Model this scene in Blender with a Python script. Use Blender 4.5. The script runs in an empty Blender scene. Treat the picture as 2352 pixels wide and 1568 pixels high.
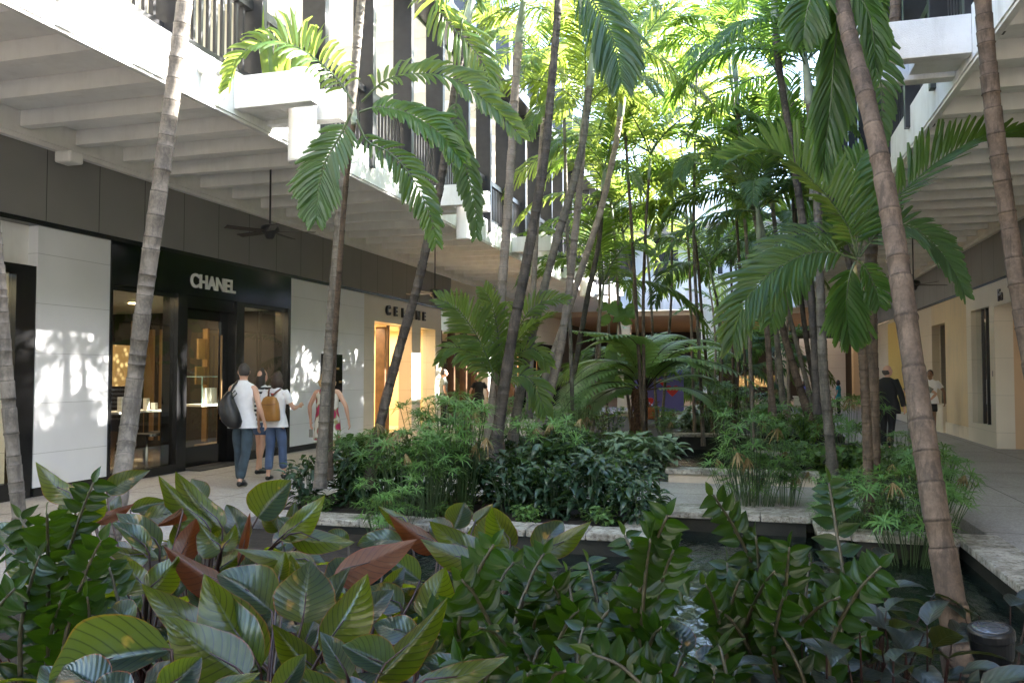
import bpy, bmesh, math, random
from math import sin, cos, pi, radians, sqrt
from mathutils import Vector, Matrix, noise as mnoise
random.seed(7)
SC = bpy.context.scene
COL = SC.collection
# ------------------------------------------------------------------ camera
CAM_H, YAW, PITCH, FP = 1.62, radians(15.9), radians(2.2), 1897.0     # FP: focal length in units of a 2352 wide frame
cd = bpy.data.cameras.new("camera"); cam = bpy.data.objects.new("camera", cd); COL.objects.link(cam)
cd.sensor_width = 36; cd.lens = 36 * FP / 2352; cd.clip_end = 2000; cd.clip_start = 0.05
cam.location = (0, 0, CAM_H); cam.rotation_euler = (radians(90) + PITCH, radians(0.0), YAW)
SC.camera = cam
cd.dof.use_dof = False
# ------------------------------------------------------------------ world, sun, exposure
SUN_EL, SUN_AZ = radians(33.5), radians(25)         # azimuth measured from +X towards +Y
w = bpy.data.worlds.new("World"); SC.world = w; w.use_nodes = True
nt = w.node_tree; bg = nt.nodes["Background"]; sky = nt.nodes.new("ShaderNodeTexSky")
sky.sky_type = 'NISHITA'; sky.sun_disc = False; sky.sun_elevation = SUN_EL
sky.sun_rotation = radians(90) - SUN_AZ
sky.air_density = 1.0; sky.dust_density = 1.6; sky.ozone_density = 1.0
nt.links.new(sky.outputs[0], bg.inputs[0]); bg.inputs[1].default_value = 0.15
sl = bpy.data.lights.new("sun", 'SUN'); sl.energy = 5.0; sl.angle = radians(0.55); sl.color = (1, .95, .87)
so = bpy.data.objects.new("sun", sl); COL.objects.link(so)
sd = Vector((cos(SUN_EL) * cos(SUN_AZ), cos(SUN_EL) * sin(SUN_AZ), sin(SUN_EL)))
so.rotation_euler = sd.to_track_quat('Z', 'Y').to_euler()
vs = SC.view_settings
vs.view_transform = 'Standard'; vs.look = 'None'; vs.gamma = 1; vs.exposure = 3.55
SC.cycles.use_denoising = True
SC.cycles.max_bounces = 8; SC.cycles.transparent_max_bounces = 10; SC.cycles.transmission_bounces = 4
SC.cycles.diffuse_bounces = 5; SC.cycles.glossy_bounces = 3
SC.cycles.sample_clamp_indirect = 6
SC.cycles.caustics_reflective = False; SC.cycles.caustics_refractive = False
# ------------------------------------------------------------------ measured placement helpers
_F = Vector((-sin(YAW) * cos(PITCH), cos(YAW) * cos(PITCH), sin(PITCH)))
_R = Vector((cos(YAW), sin(YAW), 0)); _U = _R.cross(_F)
_C = Vector((0, 0, CAM_H))
def RAY(x, y): return _F + _R * ((x - 1176) / FP) + _U * ((784 - y) / FP)
def at(x, y, t): return _C + RAY(x, y) * t
def atX(x, y, X): r = RAY(x, y); return _C + r * (X / r.x)
def atZ(x, y, z): r = RAY(x, y); return _C + r * ((z - CAM_H) / r.z)
# ------------------------------------------------------------------ materials
M = {}
def mat(name, col, rough=.6, metal=0, spec=.5, var=0, vscale=3., bump=0, bscale=40., col2=None, emit=None, estr=0, coat=0, detail=4):
    m = bpy.data.materials.new(name); m.use_nodes = True; n = m.node_tree.nodes; L = m.node_tree.links
    b = n["Principled BSDF"]; b.inputs["Roughness"].default_value = rough; b.inputs["Metallic"].default_value = metal
    b.inputs["Base Color"].default_value = (*col, 1); b.inputs["Specular IOR Level"].default_value = spec
    if coat: b.inputs["Coat Weight"].default_value = coat
    if var or col2:
        tc = n.new("ShaderNodeTexCoord"); no = n.new("ShaderNodeTexNoise"); no.inputs["Scale"].default_value = vscale
        no.inputs["Detail"].default_value = detail; L.new(tc.outputs["Object"], no.inputs["Vector"])
        r = n.new("ShaderNodeValToRGB"); c2 = col2 or tuple(min(1, c * (1 + var)) for c in col)
        c1 = col if col2 else tuple(c * (1 - var) for c in col)
        r.color_ramp.elements[0].position = .35; r.color_ramp.elements[1].position = .65
        r.color_ramp.elements[0].color = (*c1, 1); r.color_ramp.elements[1].color = (*c2, 1)
        L.new(no.outputs[0], r.inputs[0]); L.new(r.outputs[0], b.inputs["Base Color"])
    if bump:
        tc = n.new("ShaderNodeTexCoord"); no = n.new("ShaderNodeTexNoise"); no.inputs["Scale"].default_value = bscale
        no.inputs["Detail"].default_value = 5; L.new(tc.outputs["Object"], no.inputs["Vector"])
        bp = n.new("ShaderNodeBump"); bp.inputs["Strength"].default_value = bump; bp.inputs["Distance"].default_value = .01
        L.new(no.outputs[0], bp.inputs["Height"]); L.new(bp.outputs[0], b.inputs["Normal"])
    if emit: b.inputs["Emission Color"].default_value = (*emit, 1); b.inputs["Emission Strength"].default_value = estr
    M[name] = m; return m
mat("stucco", (.80, .80, .79), .75, var=.05, vscale=1.2, bump=.25, bscale=60)
mat("stucco_rough", (.80, .80, .80), .8, var=.04, vscale=2, bump=.6, bscale=120)
for nm, cc in (("stucco", (.80, .80, .79)), ("stucco_rough", (.80, .80, .80))):
    pass
mat("soffit", (.84, .83, .81), .7, var=.05, vscale=1.5, bump=.08, bscale=80)
mat("soffit_beam", (.86, .85, .83), .65, var=.04, vscale=2)
mat("dark_metal", (.025, .025, .028), .38, var=.2, vscale=8)
mat("rail_metal", (.03, .03, .034), .35)
mat("black_gloss", (.006, .006, .007), .12)
mat("black_frame", (.012, .012, .013), .25)
mat("white_letter", (.78, .78, .76), .4)
mat("dark_letter", (.02, .02, .022), .35)
mat("bronze_letter", (.12, .11, .12), .3, metal=.6)
mat("gold", (.45, .30, .10), .35, metal=.7)
mat("cream_wall", (.62, .58, .49), .6, var=.04, vscale=1)
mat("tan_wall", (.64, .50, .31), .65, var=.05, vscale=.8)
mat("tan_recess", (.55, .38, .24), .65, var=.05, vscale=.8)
mat("yellow_panel", (.62, .42, .11), .6, var=.05, vscale=.6)
mat("pale_stone", (.66, .58, .46), .6, var=.08, vscale=2, bump=.1)
mat("brown_wood", (.10, .055, .03), .4, var=.3, vscale=4)
mat("orange_wood_glow", (.42, .20, .08), .45, var=.2, vscale=3, emit=(.9, .42, .12), estr=.15)  # wood given a faint orange glow of its own, as if lit
mat("inside_wall", (.035, .030, .027), .6)
mat("inside_dark", (.02, .018, .016), .5)
mat("inside_floor", (.16, .12, .08), .25, var=.2, vscale=2)
mat("bronze_strip", (.30, .19, .09), .35, metal=.3)
mat("shelf_white", (.8, .78, .72), .4)
mat("glass_case", (.5, .8, .78), .1)
mat("celine_room", (.80, .66, .42), .6, var=.05, vscale=1)
mat("lamp_glass", (.93, .91, .88), .28, coat=.3, spec=.5)
mat("fan_blade", (.05, .04, .035), .45)
mat("lamp_lit", (1, .8, .5), .5, emit=(1, .72, .38), estr=4)
mat("exit_red", (.5, .03, .02), .4, emit=(1, .08, .04), estr=1.2)
mat("terracotta", (.45, .16, .07), .8, var=.15, vscale=6)
mat("soil", (.020, .014, .010), .95, var=.5, vscale=9, bump=1, bscale=30)
mat("purple_board", (.14, .12, .42), .5)
mat("red_paint", (.6, .02, .02), .5)
mat("lens", (.10, .11, .13), .06, metal=.5)
mat("plastic_black", (.01, .01, .011), .3)
mat("skin", (.52, .29, .20), .55, var=.06, vscale=6)
mat("skin_light", (.60, .35, .25), .55, var=.06, vscale=6)
mat("skin_dark", (.20, .10, .06), .5, var=.06, vscale=6)
mat("hair_dark", (.018, .012, .010), .5, var=.4, vscale=60, bump=.8, bscale=150)
mat("hair_brown", (.045, .026, .018), .5, var=.4, vscale=50, bump=.8, bscale=150)
mat("hair_grey", (.06, .05, .045), .7, var=.3, vscale=80, bump=.5, bscale=200)
mat("hair_blonde", (.55, .38, .20), .5, var=.35, vscale=50, bump=.8, bscale=120)
mat("shirt_white", (.78, .77, .80), .85, var=.05, vscale=12, bump=1, bscale=9)
mat("shirt_yoke", (.48, .48, .56), .85)
mat("shirt_grey", (.16, .18, .16), .85)
mat("jeans_dark", (.035, .055, .075), .85, var=.35, vscale=7, bump=1, bscale=12)
mat("jeans_blue", (.075, .115, .22), .85, var=.12, vscale=7, bump=1, bscale=12)
mat("black_cloth", (.010, .010, .012), .8, bump=.3, bscale=15)
mat("black_leather", (.012, .012, .014), .35, bump=.5, bscale=20)
mat("tan_leather", (.36, .17, .045), .4, var=.15, vscale=7, bump=.25, bscale=60)
mat("strap_brown", (.14, .05, .035), .5)
mat("shoe_black", (.01, .01, .012), .35)
mat("card_grey", (.25, .25, .22), .5)
mat("teal_cloth", (.03, .25, .28), .8)
mat("bark_fern", (.10, .055, .03), .95, var=.5, vscale=25, bump=1, bscale=60)

def nodes_of(name, rough=.6):
    m = bpy.data.materials.new(name); m.use_nodes = True; M[name] = m
    return m, m.node_tree.nodes, m.node_tree.links, m.node_tree.nodes["Principled BSDF"]
def mth(n, L, op, a, b=None, c=None):
    k = n.new("ShaderNodeMath"); k.operation = op
    for i, v in enumerate((a, b, c)):
        if v is None: continue
        if isinstance(v, (int, float)): k.inputs[i].default_value = v
        else: L.new(v, k.inputs[i])
    return k.outputs[0]
def ramp(n, L, fac, stops):
    r = n.new("ShaderNodeValToRGB"); e = r.color_ramp.elements
    while len(e) < len(stops): e.new(.5)
    for k, (p, c) in zip(e, stops): k.position = p; k.color = (*c, 1)
    L.new(fac, r.inputs[0]); return r.outputs[0]
def mixc(n, L, fac, a, b, mode='MIX'):
    k = n.new("ShaderNodeMix"); k.data_type = 'RGBA'; k.blend_type = mode
    for s, v in ((k.inputs[0], fac), (k.inputs[6], a), (k.inputs[7], b)):
        if isinstance(v, (int, float)): s.default_value = v
        elif isinstance(v, tuple): s.default_value = (*v, 1)
        else: L.new(v, s)
    return k.outputs[2]
def noise_tex(n, L, scale, detail=4, vec=None, rough=.5):
    no = n.new("ShaderNodeTexNoise"); no.inputs["Scale"].default_value = scale; no.inputs["Detail"].default_value = detail
    no.inputs["Roughness"].default_value = rough
    if vec is None: vec = n.new("ShaderNodeTexCoord").outputs["Object"]
    L.new(vec, no.inputs["Vector"]); return no.outputs[0]
def bump_to(n, L, b, h, st, dist=.01):
    bp = n.new("ShaderNodeBump"); bp.inputs["Strength"].default_value = st; bp.inputs["Distance"].default_value = dist
    L.new(h, bp.inputs["Height"]); L.new(bp.outputs[0], b.inputs["Normal"]); return bp

def leafmat(name, top, under, trans, tfac=.4, rough=.4, hue=.15, veins=0, edge=None, vein_col=None, rib=None, spec=.5, brown=0):
    """leaf blade: u across 0..1, v along 0..1 in the uv map; underside colour on back faces"""
    m, n, L, b = nodes_of(name)
    geo = n.new("ShaderNodeNewGeometry"); oi = n.new("ShaderNodeObjectInfo"); uv = n.new("ShaderNodeUVMap")
    sep = n.new("ShaderNodeSeparateXYZ"); L.new(uv.outputs[0], sep.inputs[0])
    U, V = sep.outputs[0], sep.outputs[1]
    base = mixc(n, L, geo.outputs["Backfacing"], top, under)
    nz = noise_tex(n, L, 2.2, 3)
    f = mth(n, L, 'MULTIPLY_ADD', mth(n, L, 'ADD', mth(n, L, 'MULTIPLY', oi.outputs["Random"], .5), nz), hue * 2, 1 - hue * 1.5)
    vm = n.new("ShaderNodeVectorMath"); vm.operation = 'SCALE'; L.new(base, vm.inputs[0]); L.new(f, vm.inputs["Scale"])
    base = vm.outputs[0]
    if veins: base = mixc(n, L, .55, base, ramp(n, L, noise_tex(n, L, 26, 6, rough=.75), [(.35, (.55, .55, .5)), (.6, (1.15, 1.15, 1.1))]), 'MULTIPLY')
    au = mth(n, L, 'ABSOLUTE', mth(n, L, 'SUBTRACT', mth(n, L, 'MULTIPLY', U, 2.), 1.))
    h = None; dk = None
    if veins:
        ph = mth(n, L, 'MULTIPLY', mth(n, L, 'SUBTRACT', V, mth(n, L, 'MULTIPLY', au, .22)), veins)
        fr = mth(n, L, 'ABSOLUTE', mth(n, L, 'SUBTRACT', mth(n, L, 'FRACT', ph), .5))
        line = mth(n, L, 'SUBTRACT', 1., mth(n, L, 'MULTIPLY', fr, 8.)); lc = n.new("ShaderNodeClamp"); L.new(line, lc.inputs[0])
        vf = mth(n, L, 'MULTIPLY', lc.outputs[0], .6)
        base = mixc(n, L, vf, base, vein_col or tuple(c * .5 for c in top)); h = fr; dk = mth(n, L, 'MULTIPLY_ADD', lc.outputs[0], -.62, 1.)
    if rib:
        rr = mth(n, L, 'LESS_THAN', au, mth(n, L, 'MULTIPLY_ADD', V, -.03, .042)); base = mixc(n, L, rr, base, rib)
    if edge:
        er = mth(n, L, 'GREATER_THAN', au, .95); base = mixc(n, L, er, base, edge)
    if brown:
        sp = noise_tex(n, L, 9, 3); bf = ramp(n, L, sp, [(brown, (0, 0, 0)), (brown + .06, (1, 1, 1))])
        base = mixc(n, L, bf, base, (.30, .17, .05))
    L.new(base, b.inputs["Base Color"]); b.inputs["Roughness"].default_value = rough; b.inputs["Specular IOR Level"].default_value = spec
    if h is not None: bump_to(n, L, b, h, .22, .008)
    else: bump_to(n, L, b, mth(n, L, 'SINE', mth(n, L, 'MULTIPLY', U, 25.)), .12, .002)
    tr = n.new("ShaderNodeBsdfTranslucent")
    vm2 = n.new("ShaderNodeVectorMath"); vm2.operation = 'SCALE'; vm2.inputs[0].default_value = trans; L.new(mth(n, L, "MULTIPLY", f, dk) if dk is not None else f, vm2.inputs["Scale"]); L.new(vm2.outputs[0], tr.inputs[0])
    mx = n.new("ShaderNodeMixShader"); mx.inputs[0].default_value = tfac
    L.new(b.outputs[0], mx.inputs[1]); L.new(tr.outputs[0], mx.inputs[2]); L.new(mx.outputs[0], n["Material Output"].inputs[0])
    return m
leafmat("frond", (.035, .085, .024), (.05, .105, .035), (.40, .50, .09), .5, .36, .3)
leafmat("frond_deep", (.036, .088, .018), (.060, .110, .026), (.24, .38, .05), .46, .34, .3)
leafmat("frond_blue", (.055, .105, .042), (.085, .135, .055), (.16, .28, .04), .38, .4, .25)
leafmat("fern_leaf", (.22, .36, .15), (.20, .34, .08), (.30, .46, .10), .38, .33, .3, spec=.9)  # leaf colour raised to stand in for pale sky sheen
leafmat("philo", (.016, .036, .030), (.040, .060, .005), (.34, .42, .012), .36, .25, .25, veins=11, edge=(.16, .04, .02), rib=(.09, .12, .08), vein_col=(.016, .022, .009), brown=.66)
leafmat("philo_red", (.05, .03, .014), (.10, .03, .01), (.30, .08, .02), .34, .4, .25, veins=11, edge=(.2, .03, .01), rib=(.12, .04, .015), vein_col=(.05, .012, .006))
leafmat("philo_small", (.030, .042, .036), (.045, .052, .016), (.12, .14, .02), .25, .36, .4, veins=9, edge=(.06, .03, .02), rib=(.07, .09, .06), brown=.72)
leafmat("zz", (.012, .034, .003), (.034, .058, .008), (.10, .19, .006), .22, .28, .5, rib=(.025, .055, .01), spec=.22)
leafmat("lily", (.040, .078, .048), (.06, .10, .04), (.12, .22, .04), .22, .24, .35, veins=7, spec=.6)
leafmat("aglao", (.26, .36, .26), (.20, .28, .16), (.14, .25, .07), .25, .3, .3, veins=8, vein_col=(.04, .09, .04))
leafmat("sedge", (.10, .21, .055), (.12, .22, .06), (.2, .36, .05), .3, .4, .4)
leafmat("sedge_dry", (.30, .22, .10), (.28, .2, .1), (.2, .15, .06), .3, .6, .2)
leafmat("pothos", (.10, .19, .05), (.14, .22, .08), (.22, .36, .06), .3, .3, .35, rib=(.2, .28, .12), brown=.80)
leafmat("ti_red", (.05, .02, .03), (.07, .03, .03), (.12, .02, .02), .2, .35, .3)
mat("petiole", (.03, .010, .008), .4)
mat("petiole_green", (.07, .10, .035), .45)
mat("stem_zz", (.06, .052, .028), .5, var=.25, vscale=30)
mat("stalk", (.05, .09, .03), .5, var=.3, vscale=5)
mat("rachis", (.06, .09, .03), .5)
mat("shaft", (.22, .26, .20), .4, var=.25, vscale=5)
mat("shaft_gold", (.42, .30, .14), .45, col2=(.20, .24, .10), vscale=4)

def trunkmat(name, c1, c2, ringc, dark=.35):
    m, n, L, b = nodes_of(name)
    uv = n.new("ShaderNodeUVMap"); sep = n.new("ShaderNodeSeparateXYZ"); L.new(uv.outputs[0], sep.inputs[0])
    nz = noise_tex(n, L, 7, 6, rough=.65); nz2 = noise_tex(n, L, 38, 5, rough=.7)
    base = ramp(n, L, nz, [(.35, c1), (.62, c2)])
    fr = mth(n, L, 'FRACT', sep.outputs[1])
    dk = ramp(n, L, fr, [(0, (.3, .3, .3)), (.03, (.55, .55, .55)), (.10, (1, 1, 1)), (.90, (1, 1, 1)), (.965, (1.35, 1.35, 1.35)), (1., (.4, .4, .4))])
    base = mixc(n, L, dark + .45, base, dk, 'MULTIPLY')
    big = ramp(n, L, noise_tex(n, L, 3.1, 5), [(.42, (0, 0, 0)), (.60, (1, 1, 1))])
    base = mixc(n, L, mth(n, L, 'MULTIPLY', big, dark), base, ringc)
    base = mixc(n, L, mth(n, L, 'MULTIPLY', ramp(n, L, nz2, [(.4, (0, 0, 0)), (.7, (1, 1, 1))]), .35), base, tuple(min(1, c * 1.6) for c in c2))
    tcb = n.new("ShaderNodeTexCoord"); mpb = n.new("ShaderNodeMapping"); mpb.inputs["Scale"].default_value = (16, 16, 3.2); L.new(tcb.outputs["Object"], mpb.inputs[0])
    stk = ramp(n, L, noise_tex(n, L, 1., 6, vec=mpb.outputs[0], rough=.7), [(.50, (0, 0, 0)), (.58, (1, 1, 1))])
    base = mixc(n, L, mth(n, L, 'MULTIPLY', stk, .25 + dark * .6), base, ringc)
    L.new(base, b.inputs["Base Color"]); b.inputs["Roughness"].default_value = .8
    h = mth(n, L, 'ADD', mth(n, L, 'MULTIPLY', nz2, .35), mth(n, L, 'MULTIPLY', ramp(n, L, fr, [(0, (0, 0, 0)), (.05, (.5, .5, .5)), (1, (.8, .8, .8))]), 1.))
    bump_to(n, L, b, h, .9, .012); return m
trunkmat("trunk_grey", (.105, .092, .075), (.19, .168, .14), (.05, .045, .04), .45)
trunkmat("trunk_brown", (.080, .056, .040), (.150, .108, .078), (.028, .020, .015), .5)
trunkmat("trunk_pale", (.19, .155, .13), (.29, .24, .205), (.10, .085, .075), .22)
trunkmat("trunk_dark", (.055, .045, .038), (.11, .09, .075), (.018, .016, .015), .6)

# walkway: exposed pebble aggregate with saw-cut joints
m, n, L, b = nodes_of("aggregate")
tc = n.new("ShaderNodeTexCoord"); vo = n.new("ShaderNodeTexVoronoi"); vo.inputs["Scale"].default_value = 55; L.new(tc.outputs["Object"], vo.inputs["Vector"])
sp = ramp(n, L, vo.outputs["Color"], [(0, (.16, .145, .135)), (.5, (.33, .305, .285)), (1, (.52, .48, .45))])
base = mixc(n, L, .5, sp, ramp(n, L, noise_tex(n, L, .8, 5), [(.3, (.29, .265, .25)), (.7, (.43, .395, .37))]))
sep = n.new("ShaderNodeSeparateXYZ"); L.new(tc.outputs["Object"], sep.inputs[0])
jy = mth(n, L, 'LESS_THAN', mth(n, L, 'FRACT', mth(n, L, 'DIVIDE', sep.outputs[1], 1.9)), .009)
jx = mth(n, L, 'LESS_THAN', mth(n, L, 'FRACT', mth(n, L, 'DIVIDE', sep.outputs[0], 1.65)), .009); jy = mth(n, L, 'MAXIMUM', jx, jy)
stn = ramp(n, L, noise_tex(n, L, 2.4, 7, rough=.7), [(.5, (0, 0, 0)), (.66, (1, 1, 1))])
base = mixc(n, L, mth(n, L, 'MULTIPLY', stn, .22), base, (.20, .18, .16))
base = mixc(n, L, jy, base, (.07, .06, .055)); L.new(base, b.inputs["Base Color"]); b.inputs["Roughness"].default_value = .75
bump_to(n, L, b, vo.outputs["Distance"], .4, .005)
# travertine coping
m, n, L, b = nodes_of("coping")
nz = noise_tex(n, L, 4, 8, rough=.7); nz2 = noise_tex(n, L, 22, 6, rough=.75)
base = ramp(n, L, nz, [(.30, (.13, .115, .085)), (.46, (.36, .33, .28)), (.6, (.56, .53, .47))])
base = mixc(n, L, ramp(n, L, nz2, [(.50, (0, 0, 0)), (.62, (.8, .8, .8))]), base, (.12, .10, .07))
L.new(base, b.inputs["Base Color"]); b.inputs["Roughness"].default_value = .85; bump_to(n, L, b, nz2, 1., .03)
# algae-dark basin lining
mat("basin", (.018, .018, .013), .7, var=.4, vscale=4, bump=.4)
# water
m, n, L, b = nodes_of("water")
b.inputs["Base Color"].default_value = (.006, .012, .010, 1); b.inputs["Roughness"].default_value = .04; b.inputs["IOR"].default_value = 1.33
tc = n.new("ShaderNodeTexCoord"); mp = n.new("ShaderNodeMapping"); mp.inputs["Scale"].default_value = (1, .45, 1); L.new(tc.outputs["Object"], mp.inputs[0])
bump_to(n, L, b, noise_tex(n, L, 9, 4, vec=mp.outputs[0]), .35, .05)
# large white stone cladding with fine horizontal joints
def panelwall(name, c, jz, z0, jy=0, y0=0, rough=.35):
    m, n, L, b = nodes_of(name)
    tc = n.new("ShaderNodeTexCoord"); sep = n.new("ShaderNodeSeparateXYZ"); L.new(tc.outputs["Object"], sep.inputs[0])
    base = ramp(n, L, noise_tex(n, L, .9, 6), [(.3, tuple(k * .87 for k in c)), (.7, c)])
    j = mth(n, L, 'LESS_THAN', mth(n, L, 'FRACT', mth(n, L, 'DIVIDE', mth(n, L, 'SUBTRACT', sep.outputs[2], z0), jz)), .007 / jz)
    if jy:
        j2 = mth(n, L, 'LESS_THAN', mth(n, L, 'FRACT', mth(n, L, 'DIVIDE', mth(n, L, 'SUBTRACT', sep.outputs[1], y0), jy)), .012 / jy)
        j = mth(n, L, 'MAXIMUM', j, j2)
    base = mixc(n, L, j, base, tuple(k * (.12 if jy else .55) for k in c)); L.new(base, b.inputs["Base Color"]); b.inputs["Roughness"].default_value = rough
def streaks(name, amt):
    m = M[name]; n = m.node_tree.nodes; L = m.node_tree.links; b = n["Principled BSDF"]; src = b.inputs["Base Color"].links[0].from_socket
    tc = n.new("ShaderNodeTexCoord"); mp = n.new("ShaderNodeMapping"); mp.inputs["Scale"].default_value = (5, 5, .7); L.new(tc.outputs["Object"], mp.inputs[0])
    s1 = ramp(n, L, noise_tex(n, L, 1., 7, vec=mp.outputs[0], rough=.65), [(.48, (0, 0, 0)), (.68, (1, 1, 1))])
    s2 = ramp(n, L, noise_tex(n, L, 2.3, 8, rough=.7), [(.5, (0, 0, 0)), (.72, (1, 1, 1))])
    c = mixc(n, L, mth(n, L, 'MULTIPLY', s1, amt), src, (.36, .33, .29)); c = mixc(n, L, mth(n, L, 'MULTIPLY', s2, amt * .8), c, (.42, .38, .32)); L.new(c, b.inputs["Base Color"])
for q_ in ("stucco", "stucco_rough", "soffit", "soffit_beam", "cream_wall", "tan_wall", "pale_stone"): streaks(q_, .30 if "soffit" not in q_ else .13)
panelwall("white_clad", (.79, .80, .83), .66, .56)
panelwall("cream_clad", (.66, .60, .50), .80, .34)
panelwall("tan_clad", (.60, .50, .37), .80, .34, rough=.5)
panelwall("grey_panel", (.25, .245, .24), 9, -1, .93, .42, .7)
# shop glass: clear pane with fresnel reflection
m, n, L, b = nodes_of("shop_glass")
fr = n.new("ShaderNodeFresnel"); fr.inputs[0].default_value = 1.55
tr = n.new("ShaderNodeBsdfTransparent"); tr.inputs[0].default_value = (.92, .94, .92, 1)
gl = n.new("ShaderNodeBsdfGlossy"); gl.inputs["Roughness"].default_value = .01; gl.inputs[0].default_value = (.9, .95, 1, 1)
gq = n.new("ShaderNodeNewGeometry"); fb = mth(n, L, 'MULTIPLY', mth(n, L, 'ADD', mth(n, L, 'MULTIPLY', fr.outputs[0], 1.5), .03), mth(n, L, 'SUBTRACT', 1., gq.outputs["Backfacing"]))
mx = n.new("ShaderNodeMixShader"); L.new(fb, mx.inputs[0]); L.new(tr.outputs[0], mx.inputs[1]); L.new(gl.outputs[0], mx.inputs[2]); L.new(mx.outputs[0], n["Material Output"].inputs[0])
# woman's flowered dress
m, n, L, b = nodes_of("floral")
vo = n.new("ShaderNodeTexVoronoi"); vo.inputs["Scale"].default_value = 5.2; tc = n.new("ShaderNodeTexCoord"); L.new(tc.outputs["Object"], vo.inputs["Vector"])
base = ramp(n, L, vo.outputs["Distance"], [(.0, (.22, .012, .04)), (.40, (.36, .02, .08)), (.47, (.26, .27, .12)), (.52, (.62, .58, .50))])
L.new(base, b.inputs["Base Color"]); b.inputs["Roughness"].default_value = .85
# striped top
m, n, L, b = nodes_of("stripes")
tc = n.new("ShaderNodeTexCoord"); sep = n.new("ShaderNodeSeparateXYZ"); L.new(tc.outputs["Object"], sep.inputs[0])
j = mth(n, L, 'LESS_THAN', mth(n, L, 'FRACT', mth(n, L, 'MULTIPLY', sep.outputs[2], 14.)), .5)
base = mixc(n, L, j, (.7, .7, .7), (.012, .012, .015)); L.new(base, b.inputs["Base Color"]); b.inputs["Roughness"].default_value = .85
# watch poster, its print also given a faint glow
m, n, L, b = nodes_of("watch_poster")
vo = n.new("ShaderNodeTexVoronoi"); vo.inputs["Scale"].default_value = 9; tc = n.new("ShaderNodeTexCoord"); L.new(tc.outputs["Object"], vo.inputs["Vector"])
base = ramp(n, L, vo.outputs["Distance"], [(.1, (.6, .42, .18)), (.5, (.16, .09, .03))]); L.new(base, b.inputs["Base Color"])
L.new(base, b.inputs["Emission Color"]); b.inputs["Emission Strength"].default_value = .22

# ------------------------------------------------------------------ mesh helpers
class MB:
    def __init__(s): s.v, s.f, s.uv, s.mi = [], [], [], []
    def face(s, idx, uvs=None, mi=0):
        s.f.append(tuple(idx)); s.uv.append(uvs or [(0.5, .5)] * len(idx)); s.mi.append(mi)
    def box(s, x0, x1, y0, y1, z0, z1, mi=0):
        b = len(s.v); s.v += [(x, y, z) for z in (z0, z1) for y in (y0, y1) for x in (x0, x1)]
        for q in ((0, 2, 3, 1), (4, 5, 7, 6), (0, 1, 5, 4), (2, 6, 7, 3), (0, 4, 6, 2), (1, 3, 7, 5)): s.face([b + i for i in q], mi=mi)
        return s
    def obox(s, mat_, hx, hy, hz, mi=0):
        b = len(s.v)
        for z in (-hz, hz):
            for y in (-hy, hy):
                for x in (-hx, hx): s.v.append(tuple(mat_ @ Vector((x, y, z))))
        for q in ((0, 2, 3, 1), (4, 5, 7, 6), (0, 1, 5, 4), (2, 6, 7, 3), (0, 4, 6, 2), (1, 3, 7, 5)): s.face([b + i for i in q], mi=mi)
        return s
    def quad(s, a, b, c, d, mi=0, uvs=None):
        k = len(s.v); s.v += [tuple(a), tuple(b), tuple(c), tuple(d)]; s.face((k, k + 1, k + 2, k + 3), uvs or [(0, 0), (1, 0), (1, 1), (0, 1)], mi); return s
    def tube(s, pts, rad, n=8, mi=0, vs_=None, cap=True):
        pts = [Vector(p) for p in pts]; N = len(pts)
        if not hasattr(rad, '__len__'): rad = [rad] * N
        b = len(s.v); up = None
        for i in range(N):
            t = (pts[min(i + 1, N - 1)] - pts[max(i - 1, 0)]).normalized()
            if up is None: up = Vector((1, 0, 0)) if abs(t.x) < .9 else Vector((0, 1, 0))
            a = (up - t * up.dot(t)).normalized(); c = t.cross(a); up = a
            for k in range(n):
                q = 2 * pi * k / n; s.v.append(tuple(pts[i] + (a * cos(q) + c * sin(q)) * rad[i]))
        for i in range(N - 1):
            va, vb = (vs_[i], vs_[i + 1]) if vs_ else (i / (N - 1), (i + 1) / (N - 1))
            for k in range(n):
                k2 = (k + 1) % n
                s.face((b + i * n + k, b + i * n + k2, b + (i + 1) * n + k2, b + (i + 1) * n + k), [(k / n, va), ((k + 1) / n, va), ((k + 1) / n, vb), (k / n, vb)], mi)
        if cap:
            s.face([b + k for k in reversed(range(n))], mi=mi); s.face([b + (N - 1) * n + k for k in range(n)], mi=mi)
        return s
    def lathe(s, cx, cy, prof, n=24, mi=0, capb=True, capt=True):
        b = len(s.v)
        for (r, z) in prof:
            for k in range(n): q = 2 * pi * k / n; s.v.append((cx + r * cos(q), cy + r * sin(q), z))
        for i in range(len(prof) - 1):
            for k in range(n):
                k2 = (k + 1) % n; s.face((b + i * n + k, b + i * n + k2, b + (i + 1) * n + k2, b + (i + 1) * n + k), mi=mi)
        if capb: s.face([b + k for k in reversed(range(n))], mi=mi)
        if capt: s.face([b + (len(prof) - 1) * n + k for k in range(n)], mi=mi)
        return s
    def build(s, name, mats, parent=None, smooth=False, bevel=0):
        me = bpy.data.meshes.new(name); me.from_pydata(s.v, [], s.f)
        if not isinstance(mats, (list, tuple)): mats = [mats]
        for m_ in mats: me.materials.append(M[m_] if isinstance(m_, str) else m_)
        ul = me.uv_layers.new(name="UVMap"); flat = [c for f in s.uv for u in f for c in u]; ul.data.foreach_set("uv", flat)
        me.polygons.foreach_set("material_index", s.mi)
        if smooth: me.polygons.foreach_set("use_smooth", [True] * len(s.f))
        me.update(); o = bpy.data.objects.new(name, me); COL.objects.link(o)
        if parent is not None: adopt(o, parent)
        if bevel:
            bv = o.modifiers.new("bevel", 'BEVEL'); bv.width = bevel; bv.segments = 2; bv.limit_method = 'ANGLE'
        return o
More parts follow.
